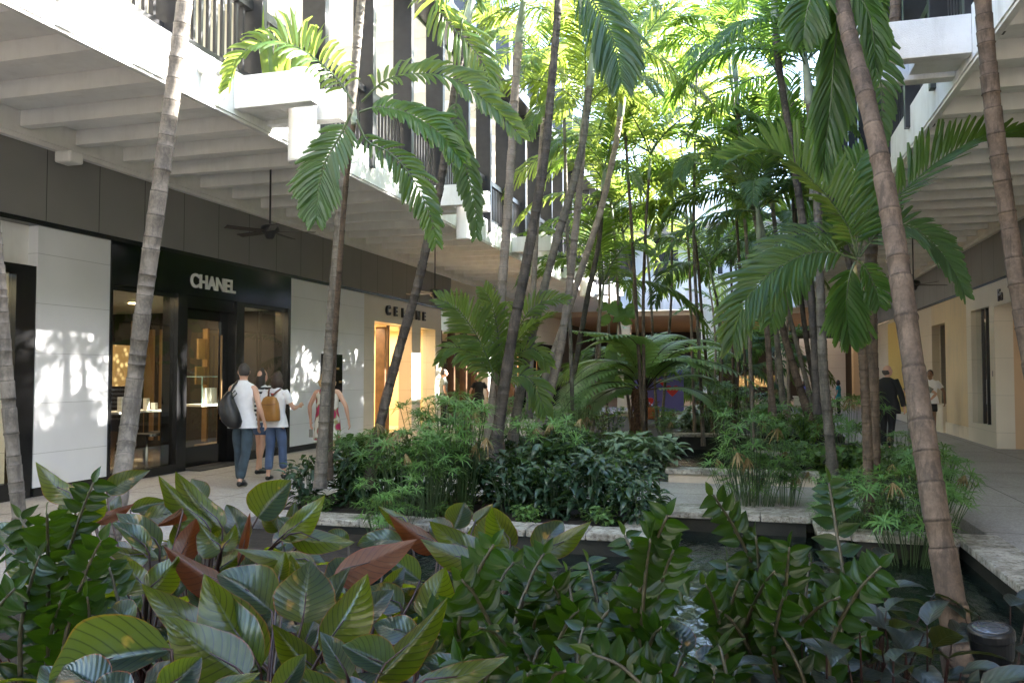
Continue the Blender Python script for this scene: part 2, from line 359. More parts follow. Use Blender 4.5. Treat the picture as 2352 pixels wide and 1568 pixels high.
def basis(o):
    l, r, s_ = o.matrix_basis.decompose(); return Matrix.LocRotScale(l, r, s_)
def worldof(o): return worldof(o.parent) @ o.matrix_parent_inverse @ basis(o) if o.parent is not None else basis(o)
def adopt(o, parent): o.parent = parent; o.matrix_parent_inverse = worldof(parent).inverted()
def tag(o, label=None, cat=None, group=None, kind=None):
    if label: o["label"] = label
    if cat: o["category"] = cat
    if group: o["group"] = group
    if kind: o["kind"] = kind
    return o
def empty(name, loc, label, cat, group=None, rz=0):
    o = bpy.data.objects.new(name, None); COL.objects.link(o); o.location = loc; o.rotation_euler = (0, 0, rz); o.empty_display_size = .2
    return tag(o, label, cat, group)
KIDS = {}
def copy_tree(o, parent=None):
    c = o.copy(); COL.objects.link(c)
    if parent is not None: c.parent = parent
    for ch in [x for x in o.children]: copy_tree(ch, c)
    return c
def crm(pts, n, closed=False):
    """catmull-rom resample"""
    P = [Vector(p) for p in pts]; P = [P[0] * 2 - P[1]] + P + [P[-1] * 2 - P[-2]]; out = []; S = len(P) - 3
    for i in range(n):
        u = i / (n - 1) * S; k = min(int(u), S - 1); t = u - k; a, b_, c, d = P[k:k + 4]
        out.append(.5 * ((2 * b_) + (c - a) * t + (2 * a - 5 * b_ + 4 * c - d) * t * t + (3 * b_ - a - 3 * c + d) * t ** 3))
    return out
def text_mesh(name, s, size, mats, origin, xdir, ydir, depth=.02, parent=None, spacing=1.0, offset=0):
    cu = bpy.data.curves.new(name, 'FONT'); cu.body = s; cu.size = size; cu.extrude = depth; cu.space_character = spacing; cu.offset = offset
    o = bpy.data.objects.new(name, cu); COL.objects.link(o); bpy.context.view_layer.update()
    dg = bpy.context.evaluated_depsgraph_get(); me = bpy.data.meshes.new_from_object(o.evaluated_get(dg)); bpy.data.objects.remove(o)
    X = Vector(xdir).normalized(); Y = Vector(ydir).normalized(); Z = X.cross(Y)
    mt = Matrix((X, Y, Z)).transposed().to_4x4(); mt.translation = Vector(origin); me.transform(mt)
    me.materials.clear(); me.materials.append(M[mats]); ob = bpy.data.objects.new(name, me); COL.objects.link(ob)
    if parent is not None: adopt(ob, parent)
    return ob

def loft(m, W, rows, n=28, closed=(False, False), sq=1.0):
    b = len(m.v)
    for (z, rx, ry, *o) in rows:
        ox, oy = (o + [0, 0])[:2] if o else (0, 0)
        for k in range(n):
            a = 2 * pi * k / n; c_, s_ = cos(a), sin(a); ex = lambda q: math.copysign(abs(q) ** sq, q); m.v.append(tuple(W(ox + rx * ex(c_), oy + ry * ex(s_), z)))
    for i in range(len(rows) - 1):
        for k in range(n): k2 = (k + 1) % n; m.face((b + i * n + k, b + i * n + k2, b + (i + 1) * n + k2, b + (i + 1) * n + k))
    if closed[0]: m.face([b + k for k in reversed(range(n))])
    if closed[1]: m.face([b + (len(rows) - 1) * n + k for k in range(n)])
    return m
# ================================================================== THE SETTING
XW, XL, XR, XE = -9.0, -5.7, 2.1, 5.2          # west wall, west slab edge, east slab edge, east wall
def struct(o): return tag(o, kind='structure')
struct(MB().box(-400, 400, -400, 400, -3.0, -2.6).build("ground", "soil"))
f = MB()
for r in ((-9.6, -5.4, -8, 62), (2.3, 6.6, -8, 62), (-5.4, 2.3, -8, .3), (-5.4, 2.3, 10.45, 12.6), (-5.4, 2.3, 32.5, 62)):
    f.box(r[0], r[1], r[2], r[3], -1.2, 0)
struct(f.build("walkway", "aggregate"))
f = MB()
for r in ((-5.4, 2.3, .3, 4.6, -.12), (-5.4, -3.3, 4.6, 8.2, -.12), (-5.4, -1.25, 8.6, 10.45, .0), (-5.4, -1.9, 12.6, 32.5, .05), (1.0, 2.3, 12.6, 20, .05),
          (-1.9, 2.3, 22.0, 32.5, .05), (.98, 1.9, 9.2, 10.1, .02)):
    f.box(r[0], r[1], r[2], r[3], -1.3, r[4])
struct(f.build("planting_soil", "soil"))
struct(MB().box(-3.3, 2.3, 4.6, 10.44, -.22, -.20).box(-1.9, 1.0, 12.62, 22.0, -.16, -.14).build("pool_water", "water"))
f = MB()
f.box(-5.4, 2.3, 4.5, 10.46, -1.4, -.9).box(-2, 1.1, 12.5, 22.1, -1.4, -.9)
struct(f.build("pool_basin", "basin"))
def coping(segs, z0, z1, wz, label):
    """capstones with a recessed dark face under them"""
    r = empty("pool_coping", ((segs[0][0] + segs[0][1]) / 2, segs[0][2], z0), label, "pool edging", "stone copings round the ponds")
    cap = MB(); wall = MB()
    for (x0, x1, y0, y1) in segs:
        horiz = (x1 - x0) > (y1 - y0); ln = (x1 - x0) if horiz else (y1 - y0); k = max(1, round(ln / .62)); 
        for i in range(k):
            a = i / k; b_ = (i + 1) / k; e = .004; j = random.uniform(-.007, .007)
            if horiz: cap.box(x0 + a * ln + e, x0 + b_ * ln - e, y0 + j, y1 + j, z1 - .075, z1 + j * .4)
            else: cap.box(x0 + j, x1 + j, y0 + a * ln + e, y0 + b_ * ln - e, z1 - .075, z1 + j * .4)
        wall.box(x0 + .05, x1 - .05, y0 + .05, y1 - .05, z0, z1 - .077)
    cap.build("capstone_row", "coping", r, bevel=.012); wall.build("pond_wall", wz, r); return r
coping([(-5.3, -.95, 8.2, 8.62), (-1.27, -.95, 8.622, 9.75), (-.948, .66, 9.75, 10.10), (.662, .98, 8.9, 10.10), (.982, 1.95, 8.86, 9.2), (1.95, 2.36, 2.5, 9.2)], -1.2, .03, "basin",
       "weathered travertine coping stepping round the near lily pond")
struct(MB().box(-1.27, 2.0, 10.10, 10.5, -1.2, .012).build("path_edge", "coping"))
coping([(-1.2, .98, 12.5, 12.85)], -1.2, .20, "pale_stone", "raised stone kerb with pale face across the far side of the footbridge")
coping([(-1.9, .2, 19.6, 20.0)], -1.2, .22, "basin", "long stone coping in front of the tree fern")
coping([(.1, 1.9, 16.6, 16.95)], -1.2, .12, "basin", "low stone coping between sedges beyond the footbridge")
coping([(-4.6, 1.9, 29.9, 30.3)], -1.2, .25, "pale_stone", "distant stone coping in front of the purple board")

def gallery(side):
    """two storey shopping gallery; side -1 west (sunlit front), +1 east"""
    W = side < 0
    xe, xw = (XL, XW) if W else (XR, XE); s = -1 if W else 1       # s points from court to shops
    root = empty("gallery_building", (xw, 15, 0), "white two storey gallery over the dark framed and Celine shopfronts, sunlit white slab edge" if W else
                 "white two storey gallery over the tan shop walls, its slab edge in shade", "building", "galleries either side of the garden court")
    Y0, Y1 = (-2, 46)
    def X(a, b): return (min(a, b), max(a, b))
    m = MB(); a, b_ = X(xe, xe + s * .10); m.box(a, b_, Y0, Y1, 4.62, 5.14)
    m.box(*X(xe + s * .015, xe + s * .07), Y0, Y1, 4.585, 4.618)
    m.build("slab_edge", "stucco", root)
    m = MB(); a, b_ = X(xe + s * .101, xw + s * 6); m.box(a, b_, Y0, Y1, 4.96, 5.12); m.build("floor_slab", "soffit", root)
    y = Y0 + .45
    while y < 43:
        a, b_ = X(xe + s * .102, xw + s * .30); MB().box(a, b_, y - .07, y + .07, 4.755, 4.958).build("ceiling_beam", "soffit_beam", root); y += .9
    m = MB(); m.box(*X(xw - s * .14, xw + s * .02), Y0, 41, 4.60, 4.955); m.box(*X(xw - s * .17, xw - s * .142), Y0, 41, 4.66, 4.72)
    m.build("wall_moulding", "soffit_beam", root)
    yp = 24.4 if W else 41
    m = MB(); m.box(*X(xw - s * .055, xw + s * .3), Y0, yp, 3.64, 4.598); m.build("fascia_panel", "grey_panel", root)
    MB().box(*X(xw - s * .03, xw + s * .3), Y0, yp, 3.575, 3.638).build("shadow_gap", "black_frame", root)
    if W: MB().box(*X(xw + s * .02, xw + s * .3), yp, 41, 2.95, 4.598).build("upper_wall", "cream_clad", root)
    # upper storey
    m = MB(); m.box(*X(xw, xw + s * .2), Y0, 41, 5.122, 8.449); m.build("gallery_wall", "cream_wall", root)
    m = MB(); m.box(*X(xe + s * .35, xw + s * 6), Y0, Y1, 8.45, 8.75); m.build("roof", "soffit", root)
    y = Y0 + .5
    while y < 40:
        MB().box(*X(xe + s * .4, xw), y - .1, y + .1, 8.2, 8.448).build("ceiling_beam", "soffit_beam", root); y += 1.55
    top = 10.8 if W else 9.1
    ys = [7.2 + 1.55 * k for k in range(-5, 22)] 
    for y in ys:
        if not W and y < 3.5: continue
        MB().box(*X(xe - s * .06, xe + s * .30), y - .055, y + .055, 4.86, top).build("sun_fin", "dark_metal", root, bevel=.006)
    for i in range(len(ys) - 1):
        if not W and ys[i] < 3.5: continue
        m = MB(); a, b_ = ys[i] + .057, ys[i + 1] - .057
        m.box(*X(xe + s * .10, xe + s * .16), a, b_, 5.16, 5.26); m.box(*X(xe + s * .07, xe + s * .19), a, b_, 6.05, 6.16)
        n = 11
        for k in range(1, n): yy = a + (b_ - a) * k / n; m.box(*X(xe + s * .11, xe + s * .15), yy - .018, yy + .018, 5.262, 6.048)
        m.build("railing", "rail_metal", root)
    m = MB(); m.box(*X(xe - s * .30, xe + s * .348), Y0, Y1, 8.50, 8.78); m.build("roof_ledge", "dark_metal", root)
    MB().box(*X(xe - s * .29, xe + s * .34), Y0, Y1, 8.784, 8.80).build("ledge_gravel", "coping", root)
    if not W: MB().box(*X(xe + s * .3, xe + s * .5), Y0, Y1, 8.81, 9.25).build("parapet", "stucco", root)
    return root
gw = gallery(-1); ge = gallery(1)

# ---- cladding walls between the shops (west)
def wallthing(x0, x1, y0, y1, z0, z1, m_, label, plinth=None):
    r = empty("wall_cladding", ((x0 + x1) / 2, (y0 + y1) / 2, 0), label, "wall")
    MB().box(x0, x1, y0, y1, z0, z1).build("panel", m_, r)
    if plinth: MB().box(x0, x1 + .012, y0, y1, 0.004, z0).build("plinth", plinth, r)
    return r
wallthing(XW - .6, XW, 8.73, 10.02, .12, 3.57, "white_clad", "white stone wall panel between the corner shop and the black CHANEL front", "black_frame")
wallthing(XW - .3, XW, 15.0, 18.4, .12, 3.57, "white_clad", "white stone wall panel between the black CHANEL front and the Celine front", "black_frame")
# framed display case on that wall
r = empty("display_case", (XW, 16.7, 1), "black framed wall display with gold items beside the woman in the floral dress", "display case")
MB().box(XW + .001, XW + .07, 16.28, 17.17, .97, 2.05).build("frame", "black_gloss", r, bevel=.01)
m = MB()
for k in range(9): yy, zz = 16.45 + random.random() * .55, 1.1 + k * .1; m.box(XW + .071, XW + .08, yy, yy + .12, zz, zz + .05)
m.build("gold_item_row", "gold", r)

def room(root, x0, x1, y0, y1, z1, wall="inside_wall", floor="inside_floor", ceil="shelf_white"):
    t = .05
    m = MB(); m.box(x0 - t, x0, y0, y1, 0, z1).box(x0, x1, y0, y0 + t, 0, z1).box(x0, x1, y1 - t, y1, 0, z1); m.build("room_wall", wall, root)
    MB().box(x0, x1, y0, y1, -.05, .012).build("room_floor", floor, root)
    MB().box(x0, x1, y0, y1, z1, z1 + .05).build("room_ceiling", ceil, root)
def downlight(root, x, y, z, e=None, col=(1, .72, .42)):
    MB().lathe(x, y, [(.075, z - .012), (.075, z - .002)], 16).build("downlight", "lamp_lit", root)
def arealight(x, y, z, sx, sy, e, col, rot=(0, 0, 0)):
    l = bpy.data.lights.new("shop_lamp", 'AREA'); l.shape = 'RECTANGLE'; l.size = sx; l.size_y = sy; l.energy = e; l.color = col
    o = bpy.data.objects.new("shop_lamp", l); COL.objects.link(o); o.location = (x, y, z); o.rotation_euler = rot; return o
def beam(m, x0, x1, y0, y1, z0, z1): m.box(x0, x1, y0, y1, z0, z1)

# ---- CHANEL front
r = empty("shopfront", (XW, 12.5, 0), "black glossy CHANEL shopfront with tall display windows", "shopfront")
m = MB(); m.box(XW - .3, XW + .02, 10.021, 14.999, 2.93, 3.574); m.build("sign_board", "black_gloss", r)
m = MB()
for a, b_ in ((10.021, 10.07), (11.52, 11.76), (13.14, 13.38), (14.90, 14.999)): m.box(XW - .28, XW + .018, a, b_, .14, 2.929)
for a, b_ in ((10.021, 11.76), (13.14, 14.999)): m.box(XW - .28, XW + .02, a, b_, 0, .139)
m.box(XW - .10, XW - .02, 10.07, 11.52, 2.86, 2.929); m.box(XW - .10, XW - .02, 13.38, 14.9, 2.86, 2.929)
m.build("window_frame", "black_frame", r)
for a, b_ in ((10.07, 11.52), (13.38, 14.90)):
    MB().box(XW - .07, XW - .055, a, b_, .139, 2.86).build("window_pane", "shop_glass", r)
m = MB(); m.box(XW - .30, XW - .02, 11.765, 13.135, 2.72, 2.929); m.build("door_recess", "black_gloss", r)
d = MB()
for a_, b_ in ((11.765, 11.98), (12.93, 13.135)): d.box(XW - .22, XW - .16, a_, b_, .02, 2.719)
d.box(XW - .219, XW - .161, 11.98, 12.93, .02, .36); d.box(XW - .219, XW - .161, 11.98, 12.93, 2.55, 2.719)
d = d.build("door", "black_gloss", r)
MB().box(XW - .20, XW - .18, 11.98, 12.93, .36, 2.55).build("door_pane", "shop_glass", d)
MB().tube([(XW - .10, 12.86, .8), (XW - .10, 12.86, 2.3)], .018, 8).build("door_handle", "bronze_strip", d)
MB().box(XW - .15, XW + .3, 11.77, 13.13, .004, .02).build("door_mat", "black_cloth", r)
MB().box(XW - .3, XW - .27, 13.125, 13.165, .1, 2.9).build("brass_strip", "bronze_strip", r)
text_mesh("sign_letters", "CHANEL", .325, "white_letter", (XW + .025, 11.80, 3.075), (0, 1, 0), (0, 0, 1), .018, r, 1.0, .008)
room(r, -14.6, XW - .3, 10.06, 14.95, 2.90, "inside_wall")
m = MB()
for x, w_ in ((-12.30, .22), (-12.0, .06), (-11.82, .10), (-10.9, .12), (-10.55, .08)): m.box(x - w_ / 2, x + w_ / 2, 14.84, 14.90, .2, 2.55)
for y in (13.1, 14.3): m.box(-12.3, -12.25, y, y + .16, .1, 2.7)
m.build("bronze_panel", "bronze_strip", r)
MB().box(-10.30, -10.26, 11.56, 11.92, 1.40, 2.10).build("watch_poster", "watch_poster", r)
MB().box(-10.25, -9.75, 11.1, 12.3, .96, .99).build("display_table", "shelf_white", r)
m = MB(); m.box(-10.2, -10.14, 11.12, 11.18, .02, .96).box(-9.85, -9.79, 12.2, 12.26, .02, .96).box(-9.85, -9.79, 11.2, 11.26, .02, .96); m.build("table_leg_frame", "inside_dark", r)
MB().box(-10.2, -9.75, 13.2, 14.0, 1.0, 1.04).build("display_shelf", "shelf_white", r)
m = MB()
for (y, zz, h) in ((11.3, .99, .24), (11.5, .99, .14), (11.62, .99, .26), (11.9, .99, .20), (12.1, .99, .12)): m.box(-9.96, -9.88, y, y + .07, zz, zz + h)
for y in (13.5, 13.65, 13.8): m.box(-9.98, -9.9, y, y + .06, 1.04, 1.34)
m.build("goods_row", "shelf_white", r)
m = MB()
for a_ in (13.2, 13.99): m.box(-9.76, -9.745, a_, a_ + .014, 1.04, 1.55)
m.box(-10.2, -9.745, 13.2, 14.0, 1.55, 1.562); m.build("glass_case", "glass_case", r)
m = MB()
for y in (12.2, 12.7): m.box(-10.6, -10.54, y, y + .05, .02, 1.0).box(-10.2, -10.14, y, y + .05, .02, .5).box(-10.6, -10.14, y, y + .38, .5, .55)
m.build("stool_frame", "inside_dark", r)
m = MB(); m.box(-10.4, -10.36, 13.9, 14.2, 1.9, 2.3).box(-10.4, -10.36, 13.85, 14.25, 1.4, 1.75).box(-9.9, -9.6, 13.2, 13.9, .04, .3); m.build("orange_box_row", "bronze_strip", r)
downlight(r, -9.8, 10.5, 2.90); downlight(r, -9.8, 14.0, 2.90); downlight(r, -10.8, 12.6, 2.90)
arealight(-10.6, 12.5, 2.84, 1.5, 4, 12, (1, .74, .45))

# ---- corner shop
r = empty("shopfront", (XW, 6, 0), "corner shopfront with dark window frame and yellow lit interior", "shopfront")
MB().box(XW - .6, XW - .16, 1.0, 8.729, 3.03, 3.574).build("wall_band", "soffit", r)
m = MB(); m.box(XW - .14, XW - .015, 1, 8.729, 2.90, 3.029)
for a, b_ in ((8.42, 8.729), (6.0, 6.15), (3.0, 3.15)): m.box(XW - .14, XW - .015, a, b_, .0, 2.899)
m.box(XW - .14, XW - .015, 1, 8.42, .0, .22); m.build("window_frame", "black_frame", r)
for a, b_ in ((6.15, 8.42), (3.15, 6.0)): MB().box(XW - .09, XW - .075, a, b_, .22, 2.9).build("window_pane", "shop_glass", r)
room(r, -13, XW - .62, 1, 8.7, 2.95, "yellow_panel")
m = MB()
for k in range(7): y = 5.4 + k * .45; m.box(-10.6, -10.2, y, y + .25, .8 + .2 * (k % 3), 1.5 + .25 * (k % 2))
m.box(-10.9, -10.1, 5, 8.4, .7, .76); m.box(-11, -10.92, 4, 8.4, 1.9, 2.5); m.build("display_stand", "inside_dark", r)
arealight(-10.9, 6, 2.9, 2, 5, 14, (1, .83, .5))

# ---- CELINE front
r = empty("shopfront", (XW, 21, 0), "cream CELINE shopfront with warm lit doorway and narrow window", "shopfront")
m = MB(); x0, x1 = XW - .4, XW - .005
m.box(x0, x1, 18.401, 19.0, 0, 2.93).box(x0, x1, 21.4, 22.05, 0, 2.93).box(x0, x1, 23.2, 23.7, 0, 2.93).box(x0, x1, 18.401, 23.7, 2.932, 3.574)
m.build("wall_panel", "cream_clad", r)
room(r, -13.5, XW - .4, 18.45, 23.65, 2.92, "celine_room", "celine_room", "celine_room")
MB().box(XW - .9, XW - .62, 20.95, 21.08, 0, 2.9).box(XW - .3, XW - .24, 20.35, 20.43, 0, 2.9).build("door_post", "brown_wood", r)
MB().box(XW - .28, XW - .265, 22.05, 23.2, .02, 2.93).build("window_pane", "shop_glass", r)
MB().box(XW - 1.3, XW - 1.1, 22.1, 22.3, 2.1, 2.4).build("speaker_box", "inside_dark", r)
for i, ch in enumerate("CELINE"):
    text_mesh("sign_letter", ch, .34, "dark_letter", (XW + .03, 19.62 + i * .50, 3.14), (0, 1, 0), (0, 0, 1), .03, r, 1, .012)
text_mesh("exit_letters", "EXIT", .20, "exit_red", (XW - .95, 19.78, 2.55), (0, 1, 0), (0, 0, 1), .004, r)
MB().box(XW - 1.0, XW - .96, 19.7, 20.32, 2.50, 2.76).build("exit_sign_plate", "shelf_white", r)
arealight(-10.7, 21, 2.85, 2, 4.4, 26, (1, .78, .48))

# ---- wood framed shop and dark shop further on
r = empty("shopfront", (XW, 27, 0), "brown timber framed shopfront just past the Celine front", "shopfront")
m = MB(); y = 23.71
while y < 32.0: m.box(XW - .25, XW - .02, y, y + .12, 0, 2.94); y += 1.18
m.box(XW - .24, XW - .03, 23.71, 32.0, 0, .35); m.build("window_frame", "brown_wood", r)
MB().box(XW - .15, XW - .13, 23.83, 32.0, .35, 2.94).build("window_pane", "shop_glass", r)
MB().box(XW - .26, XW + .05, 28.3, 28.9, 0.0, 2.94).build("pillar", "white_clad", r)
room(r, -13, XW - .3, 23.75, 32, 2.93, "inside_wall")
m = MB()
for k in range(6): y = 24.2 + k * 1.3; m.box(-9.9, -9.85, y, y + .5, .6, 2.4)
m.build("display_panel", "orange_wood_glow", r)
arealight(-10.7, 28, 2.85, 2, 6, 14, (1, .7, .4))
r = empty("shopfront", (XW, 36, 0), "dark shopfront with dim gold lettering and orange lit doorway", "shopfront")
m = MB(); m.box(XW - .3, XW + .05, 32.01, 41, 2.5, 2.948); y = 32.01
while y < 41: m.box(XW - .3, XW + .02, y, y + .3, 0, 2.499); y += 1.6
m.build("window_frame", "black_frame", r)
m = MB(); m.box(XW - .5, XW - .45, 34.0, 34.9, .1, 1.7).box(XW - .5, XW - .45, 34.0, 34.9, 1.8, 2.4).box(XW - .5, XW - .45, 37.0, 37.6, .1, 2.2); m.build("door_panel", "orange_wood_glow", r)
MB().box(XW - .8, XW - .52, 32.05, 41, 0, 2.9).build("back_wall_panel", "inside_dark", r)
m = MB()
for i in range(7): m.box(XW + .051, XW + .06, 34.6 + i * .2, 34.6 + i * .2 + (.09 if i % 3 else .14), 2.64, 2.82)
m.build("sign_letter_row", "gold", r)

# ---- east side walls and shops
r = empty("shopfront", (XE, 20, 0), "pale stone shop wall with tall dark window and bronze sign letters", "shopfront")
m = MB(); m.box(XE - .06, XE + .3, 21.92, 22.35, 0, 3.574).box(XE - .06, XE + .3, 20.38, 21.918, 0, .46).box(XE - .06, XE + .3, 20.38, 21.918, 3.1, 3.574)
m.box(XE - .06, XE + .3, 20.0, 20.378, 0, 3.574).box(XE - .06, XE + .3, 12, 19.998, 3.06, 3.574).box(XE - .06, XE + .3, 12, 14.5, 0, 3.058)
m.build("wall_panel", "cream_clad", r)
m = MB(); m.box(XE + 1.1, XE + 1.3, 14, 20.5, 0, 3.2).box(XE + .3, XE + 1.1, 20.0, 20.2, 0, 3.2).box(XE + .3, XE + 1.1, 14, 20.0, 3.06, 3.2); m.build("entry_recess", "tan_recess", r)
MB().box(XE + .05, XE + .065, 20.38, 21.918, .46, 3.1).build("window_pane", "shop_glass", r)
m = MB(); m.box(XE + .02, XE + .09, 20.95, 21.0, .46, 3.1).box(XE + .02, XE + .09, 21.3, 21.36, .46, 3.1).build("mullion", "plastic_black", r)
room_m = MB(); room_m.box(XE + .8, XE + .9, 20.3, 22.3, 0, 3.2).build("window_backdrop", "yellow_panel", r)
m = MB(); m.box(XE + .3, XE + .5, 21.05, 21.85, .46, 2.9).build("display_panel", "inside_dark", r)
text_mesh("sign_letters", "Fe", .34, "bronze_letter", (XE - .075, 19.62, 3.15), (0, -1, 0), (0, 0, 1), .015, r, 1.0, .01)
MB().box(XE + 1.05, XE + 1.098, 15.5, 18.6, .02, 2.6).build("glass_door", "inside_dark", r)
MB().box(XE - .065, XE - .058, 20.16, 20.22, 1.55, 1.67).build("intercom_plate", "bronze_letter", r)
r = empty("tan_wall_panel", (XE, 24, 0), "plain tan wall panel with pale plinth left of the pale stone shop wall", "wall")
MB().box(XE, XE + .3, 22.352, 24.9, .3, 3.574).build("panel", "tan_wall", r); MB().box(XE - .04, XE + .3, 22.352, 24.9, 0, .298).build("plinth", "pale_stone", r)
r = empty("shopfront", (XE, 26, 0), "narrow recessed dark window with pale sill between tan wall panels", "shopfront")
MB().box(XE - .1, XE + .3, 24.902, 26.6, 0, .75).build("sill_block", "pale_stone", r)
m = MB(); m.box(XE + .2, XE + .26, 24.902, 24.98, .75, 3.0).box(XE + .2, XE + .26, 25.6, 25.68, .75, 3.0).box(XE + .2, XE + .26, 26.52, 26.6, .75, 3.0); m.build("window_frame", "pale_stone", r)
MB().box(XE + .22, XE + .24, 24.98, 26.52, .75, 3.0).build("window_pane", "black_gloss", r)
MB().box(XE, XE + .3, 24.902, 26.6, 3.0, 3.574).build("wall_band", "tan_wall", r)
r = empty("tan_wall_panel", (XE, 28, 0), "tan wall panel behind the man in the white T-shirt", "wall")
MB().box(XE, XE + .3, 26.602, 29.7, .25, 3.574).build("panel", "tan_clad", r); MB().box(XE - .04, XE + .3, 26.602, 29.7, 0, .248).build("plinth", "pale_stone", r)
r = empty("yellow_wall_panel", (XE, 31, 0), "tall mustard yellow wall panel beside the man in the black suit", "wall")
MB().box(XE - .12, XE + .3, 29.702, 33.6, .3, 3.45).build("panel", "yellow_panel", r); MB().box(XE - .14, XE + .3, 29.702, 33.6, 0, .298).build("plinth", "cream_clad", r)
MB().box(XE - .1, XE + .3, 29.702, 33.6, 3.452, 3.574).build("wall_band", "tan_wall", r)
r = empty("tan_wall_panel", (XE, 37, 0), "shadowed tan wall panel at the far end of the east walkway", "wall")
MB().box(XE, XE + .3, 33.602, 46, .0, 3.574).build("panel", "tan_clad", r)
r = empty("tan_wall_panel", (XE, 6, 0), "tan wall running past the bend of the east walkway", "wall")
MB().box(XE, XE + .3, -4, 12, .0, 3.574).build("panel", "tan_clad", r)

# ---- block closing the court
r = empty("end_building", (-1.8, 40, 0), "white block with tan soffit closing the far end of the garden court", "building")
YE = 38.5
m = MB(); m.box(-9.4, 5.6, YE, YE + .3, 4.55, 6.1).box(-9.4, 5.6, YE + 2.4, YE + 2.7, 6.1, 9.6).box(-9.4, 5.6, YE, YE + .3, 8.5, 9.7); m.build("facade", "stucco", r)
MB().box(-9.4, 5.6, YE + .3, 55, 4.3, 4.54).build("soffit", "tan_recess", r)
MB().box(-9.4, 5.6, YE + .3, YE + 2.4, 6.0, 6.1).build("balcony_floor", "stucco", r)
MB().box(-9.4, 5.6, YE + .3, YE + 8, 9.5, 9.7).build("roof", "stucco", r)
for k in range(7): MB().box(-8.6 + k * 2.1, -7.4 + k * 2.1, YE + 2.36, YE + 2.395, 6.4, 8.3).build("window", "inside_dark", r)
for x in (-5.6, 1.5): MB().box(x - .3, x + .3, YE + .3, YE + .9, 0, 4.3).build("pillar", "tan_wall", r)
MB().box(-1.9, -1.2, 36.2, 36.9, 0, 7.6).build("white_column", "stucco", r)
MB().box(-9.4, 5.6, 54.8, 55, 0, 4.3).build("back_wall_panel", "inside_wall", r)
m = MB(); m.box(-4.6, -3.4, 44, 44.1, 2.4, 3.6); m.build("screen_panel", "inside_dark", r)
m = MB(); m.box(-.6, 1.6, 46, 46.1, .9, 1.5); m.build("lit_panel", "watch_poster", r)
MB().box(-9.8, -9.4, 41.0, 54.8, 0, 4.3).build("side_wall_panel", "inside_wall", r); MB().box(5.5, 5.6, 46.01, 54.8, 0, 4.3).build("side_wall_panel", "inside_wall", r)
MB().box(2.6, 4.8, 45, 45.2, 0, 3.4).build("pale_partition", "white_clad", r)
arealight(0, 47, 4.2, 8, 6, 25, (1, .75, .5))

# ---- white cantilever lamps on the slab edges
def lamp(side, y, label):
    W = side < 0; xe = XL if W else XR; d = 1 if W else -1
    r = empty("cantilever_lamp", (xe, y, 4.7), label, "lamp", "white cantilever lamps on the slab edges")
    ln = 1.02
    for yy in (y - .33, y + .33):
        a, b_ = sorted((xe + d * .002, xe + d * ln)); MB().box(a, b_, yy - .085, yy + .085, 4.68, 5.06).build("bracket_beam", "stucco_rough", r, bevel=.008)
    cx = xe + d * .66
    if W: MB().lathe(cx, y, [(.155, 4.10), (.165, 4.12), (.165, 5.17), (.15, 5.20)], 28).build("glass_cylinder", "lamp_glass", r, smooth=False)
    a, b_ = sorted((xe + d * .002, xe + d * .45)); MB().box(a, b_, y - .2, y + .2, 4.72, 4.86).build("crosspiece", "stucco_rough", r)
    return r
lamp(-1, 8.63, "largest white lamp with glass cylinder, beside the low arching palm crown")
lamp(-1, 14.5, "white lamp with glass cylinder on the slab edge, seen above the black leaning trunk")
lamp(-1, 20.4, "white lamp with glass cylinder above the brown timber shopfront")
lamp(-1, 26.3, "small distant white lamp behind the palm trunks on the sunlit slab edge")
lamp(-1, 32.2, "farthest white lamp on the sunlit slab edge, close to the end building")
lamp(1, 9.1, "shaded white bracket lamp beside the thick leaning palm trunk")
lamp(1, 15.0, "shaded white lamp on the east slab edge behind the ringed trunks")
# security camera and downpipe bits
r = empty("security_camera", (1.45, 7.35, 5.5), "white dome security camera under the shaded bracket lamp", "camera")
m = MB().tube([(1.9, 7.6, 5.1), (1.55, 7.45, 5.1)], .05, 12); m.build("mount", "plastic_black", r)
MB().tube([(1.56, 7.46, 5.1), (1.34, 7.38, 5.06)], [.075, .07], 16).build("housing", "shelf_white", r, smooth=False)
MB().tube([(1.345, 7.382, 5.06), (1.325, 7.375, 5.055)], [.055, .055], 16).build("lens", "plastic_black", r)
p0 = at(250, 335, 10.9)
r = empty("floodlight", tuple(p0), "small cream floodlight fixed under the ceiling moulding above the CHANEL front", "light")
m = MB(); m.box(XW + .15, XW + .42, p0.y - .12, p0.y + .12, 4.42, 4.58); m.build("housing", "soffit_beam", r, bevel=.03)
MB().tube([(XW + .1, p0.y, 4.62), (XW + .25, p0.y, 4.5)], .03, 8).build("bracket", "soffit_beam", r)
for y in (7.6, 22.4):
    r = empty("pipe_joint", (XL + .05, y, 4.9), "short white drain pipe poking from the sunlit slab edge " + ("under the pot palm" if y < 9 else "by the distant lamp"), "pipe")
    MB().tube([(XL, y, 4.93), (XL + .18, y + .05, 4.9), (XL + .34, y + .12, 4.98)], .055, 12).build("pipe", "stucco", r)
    MB().tube([(XL + .3, y + .1, 4.96), (XL + .36, y + .13, 4.99)], .075, 12).build("pipe_collar", "stucco", r)

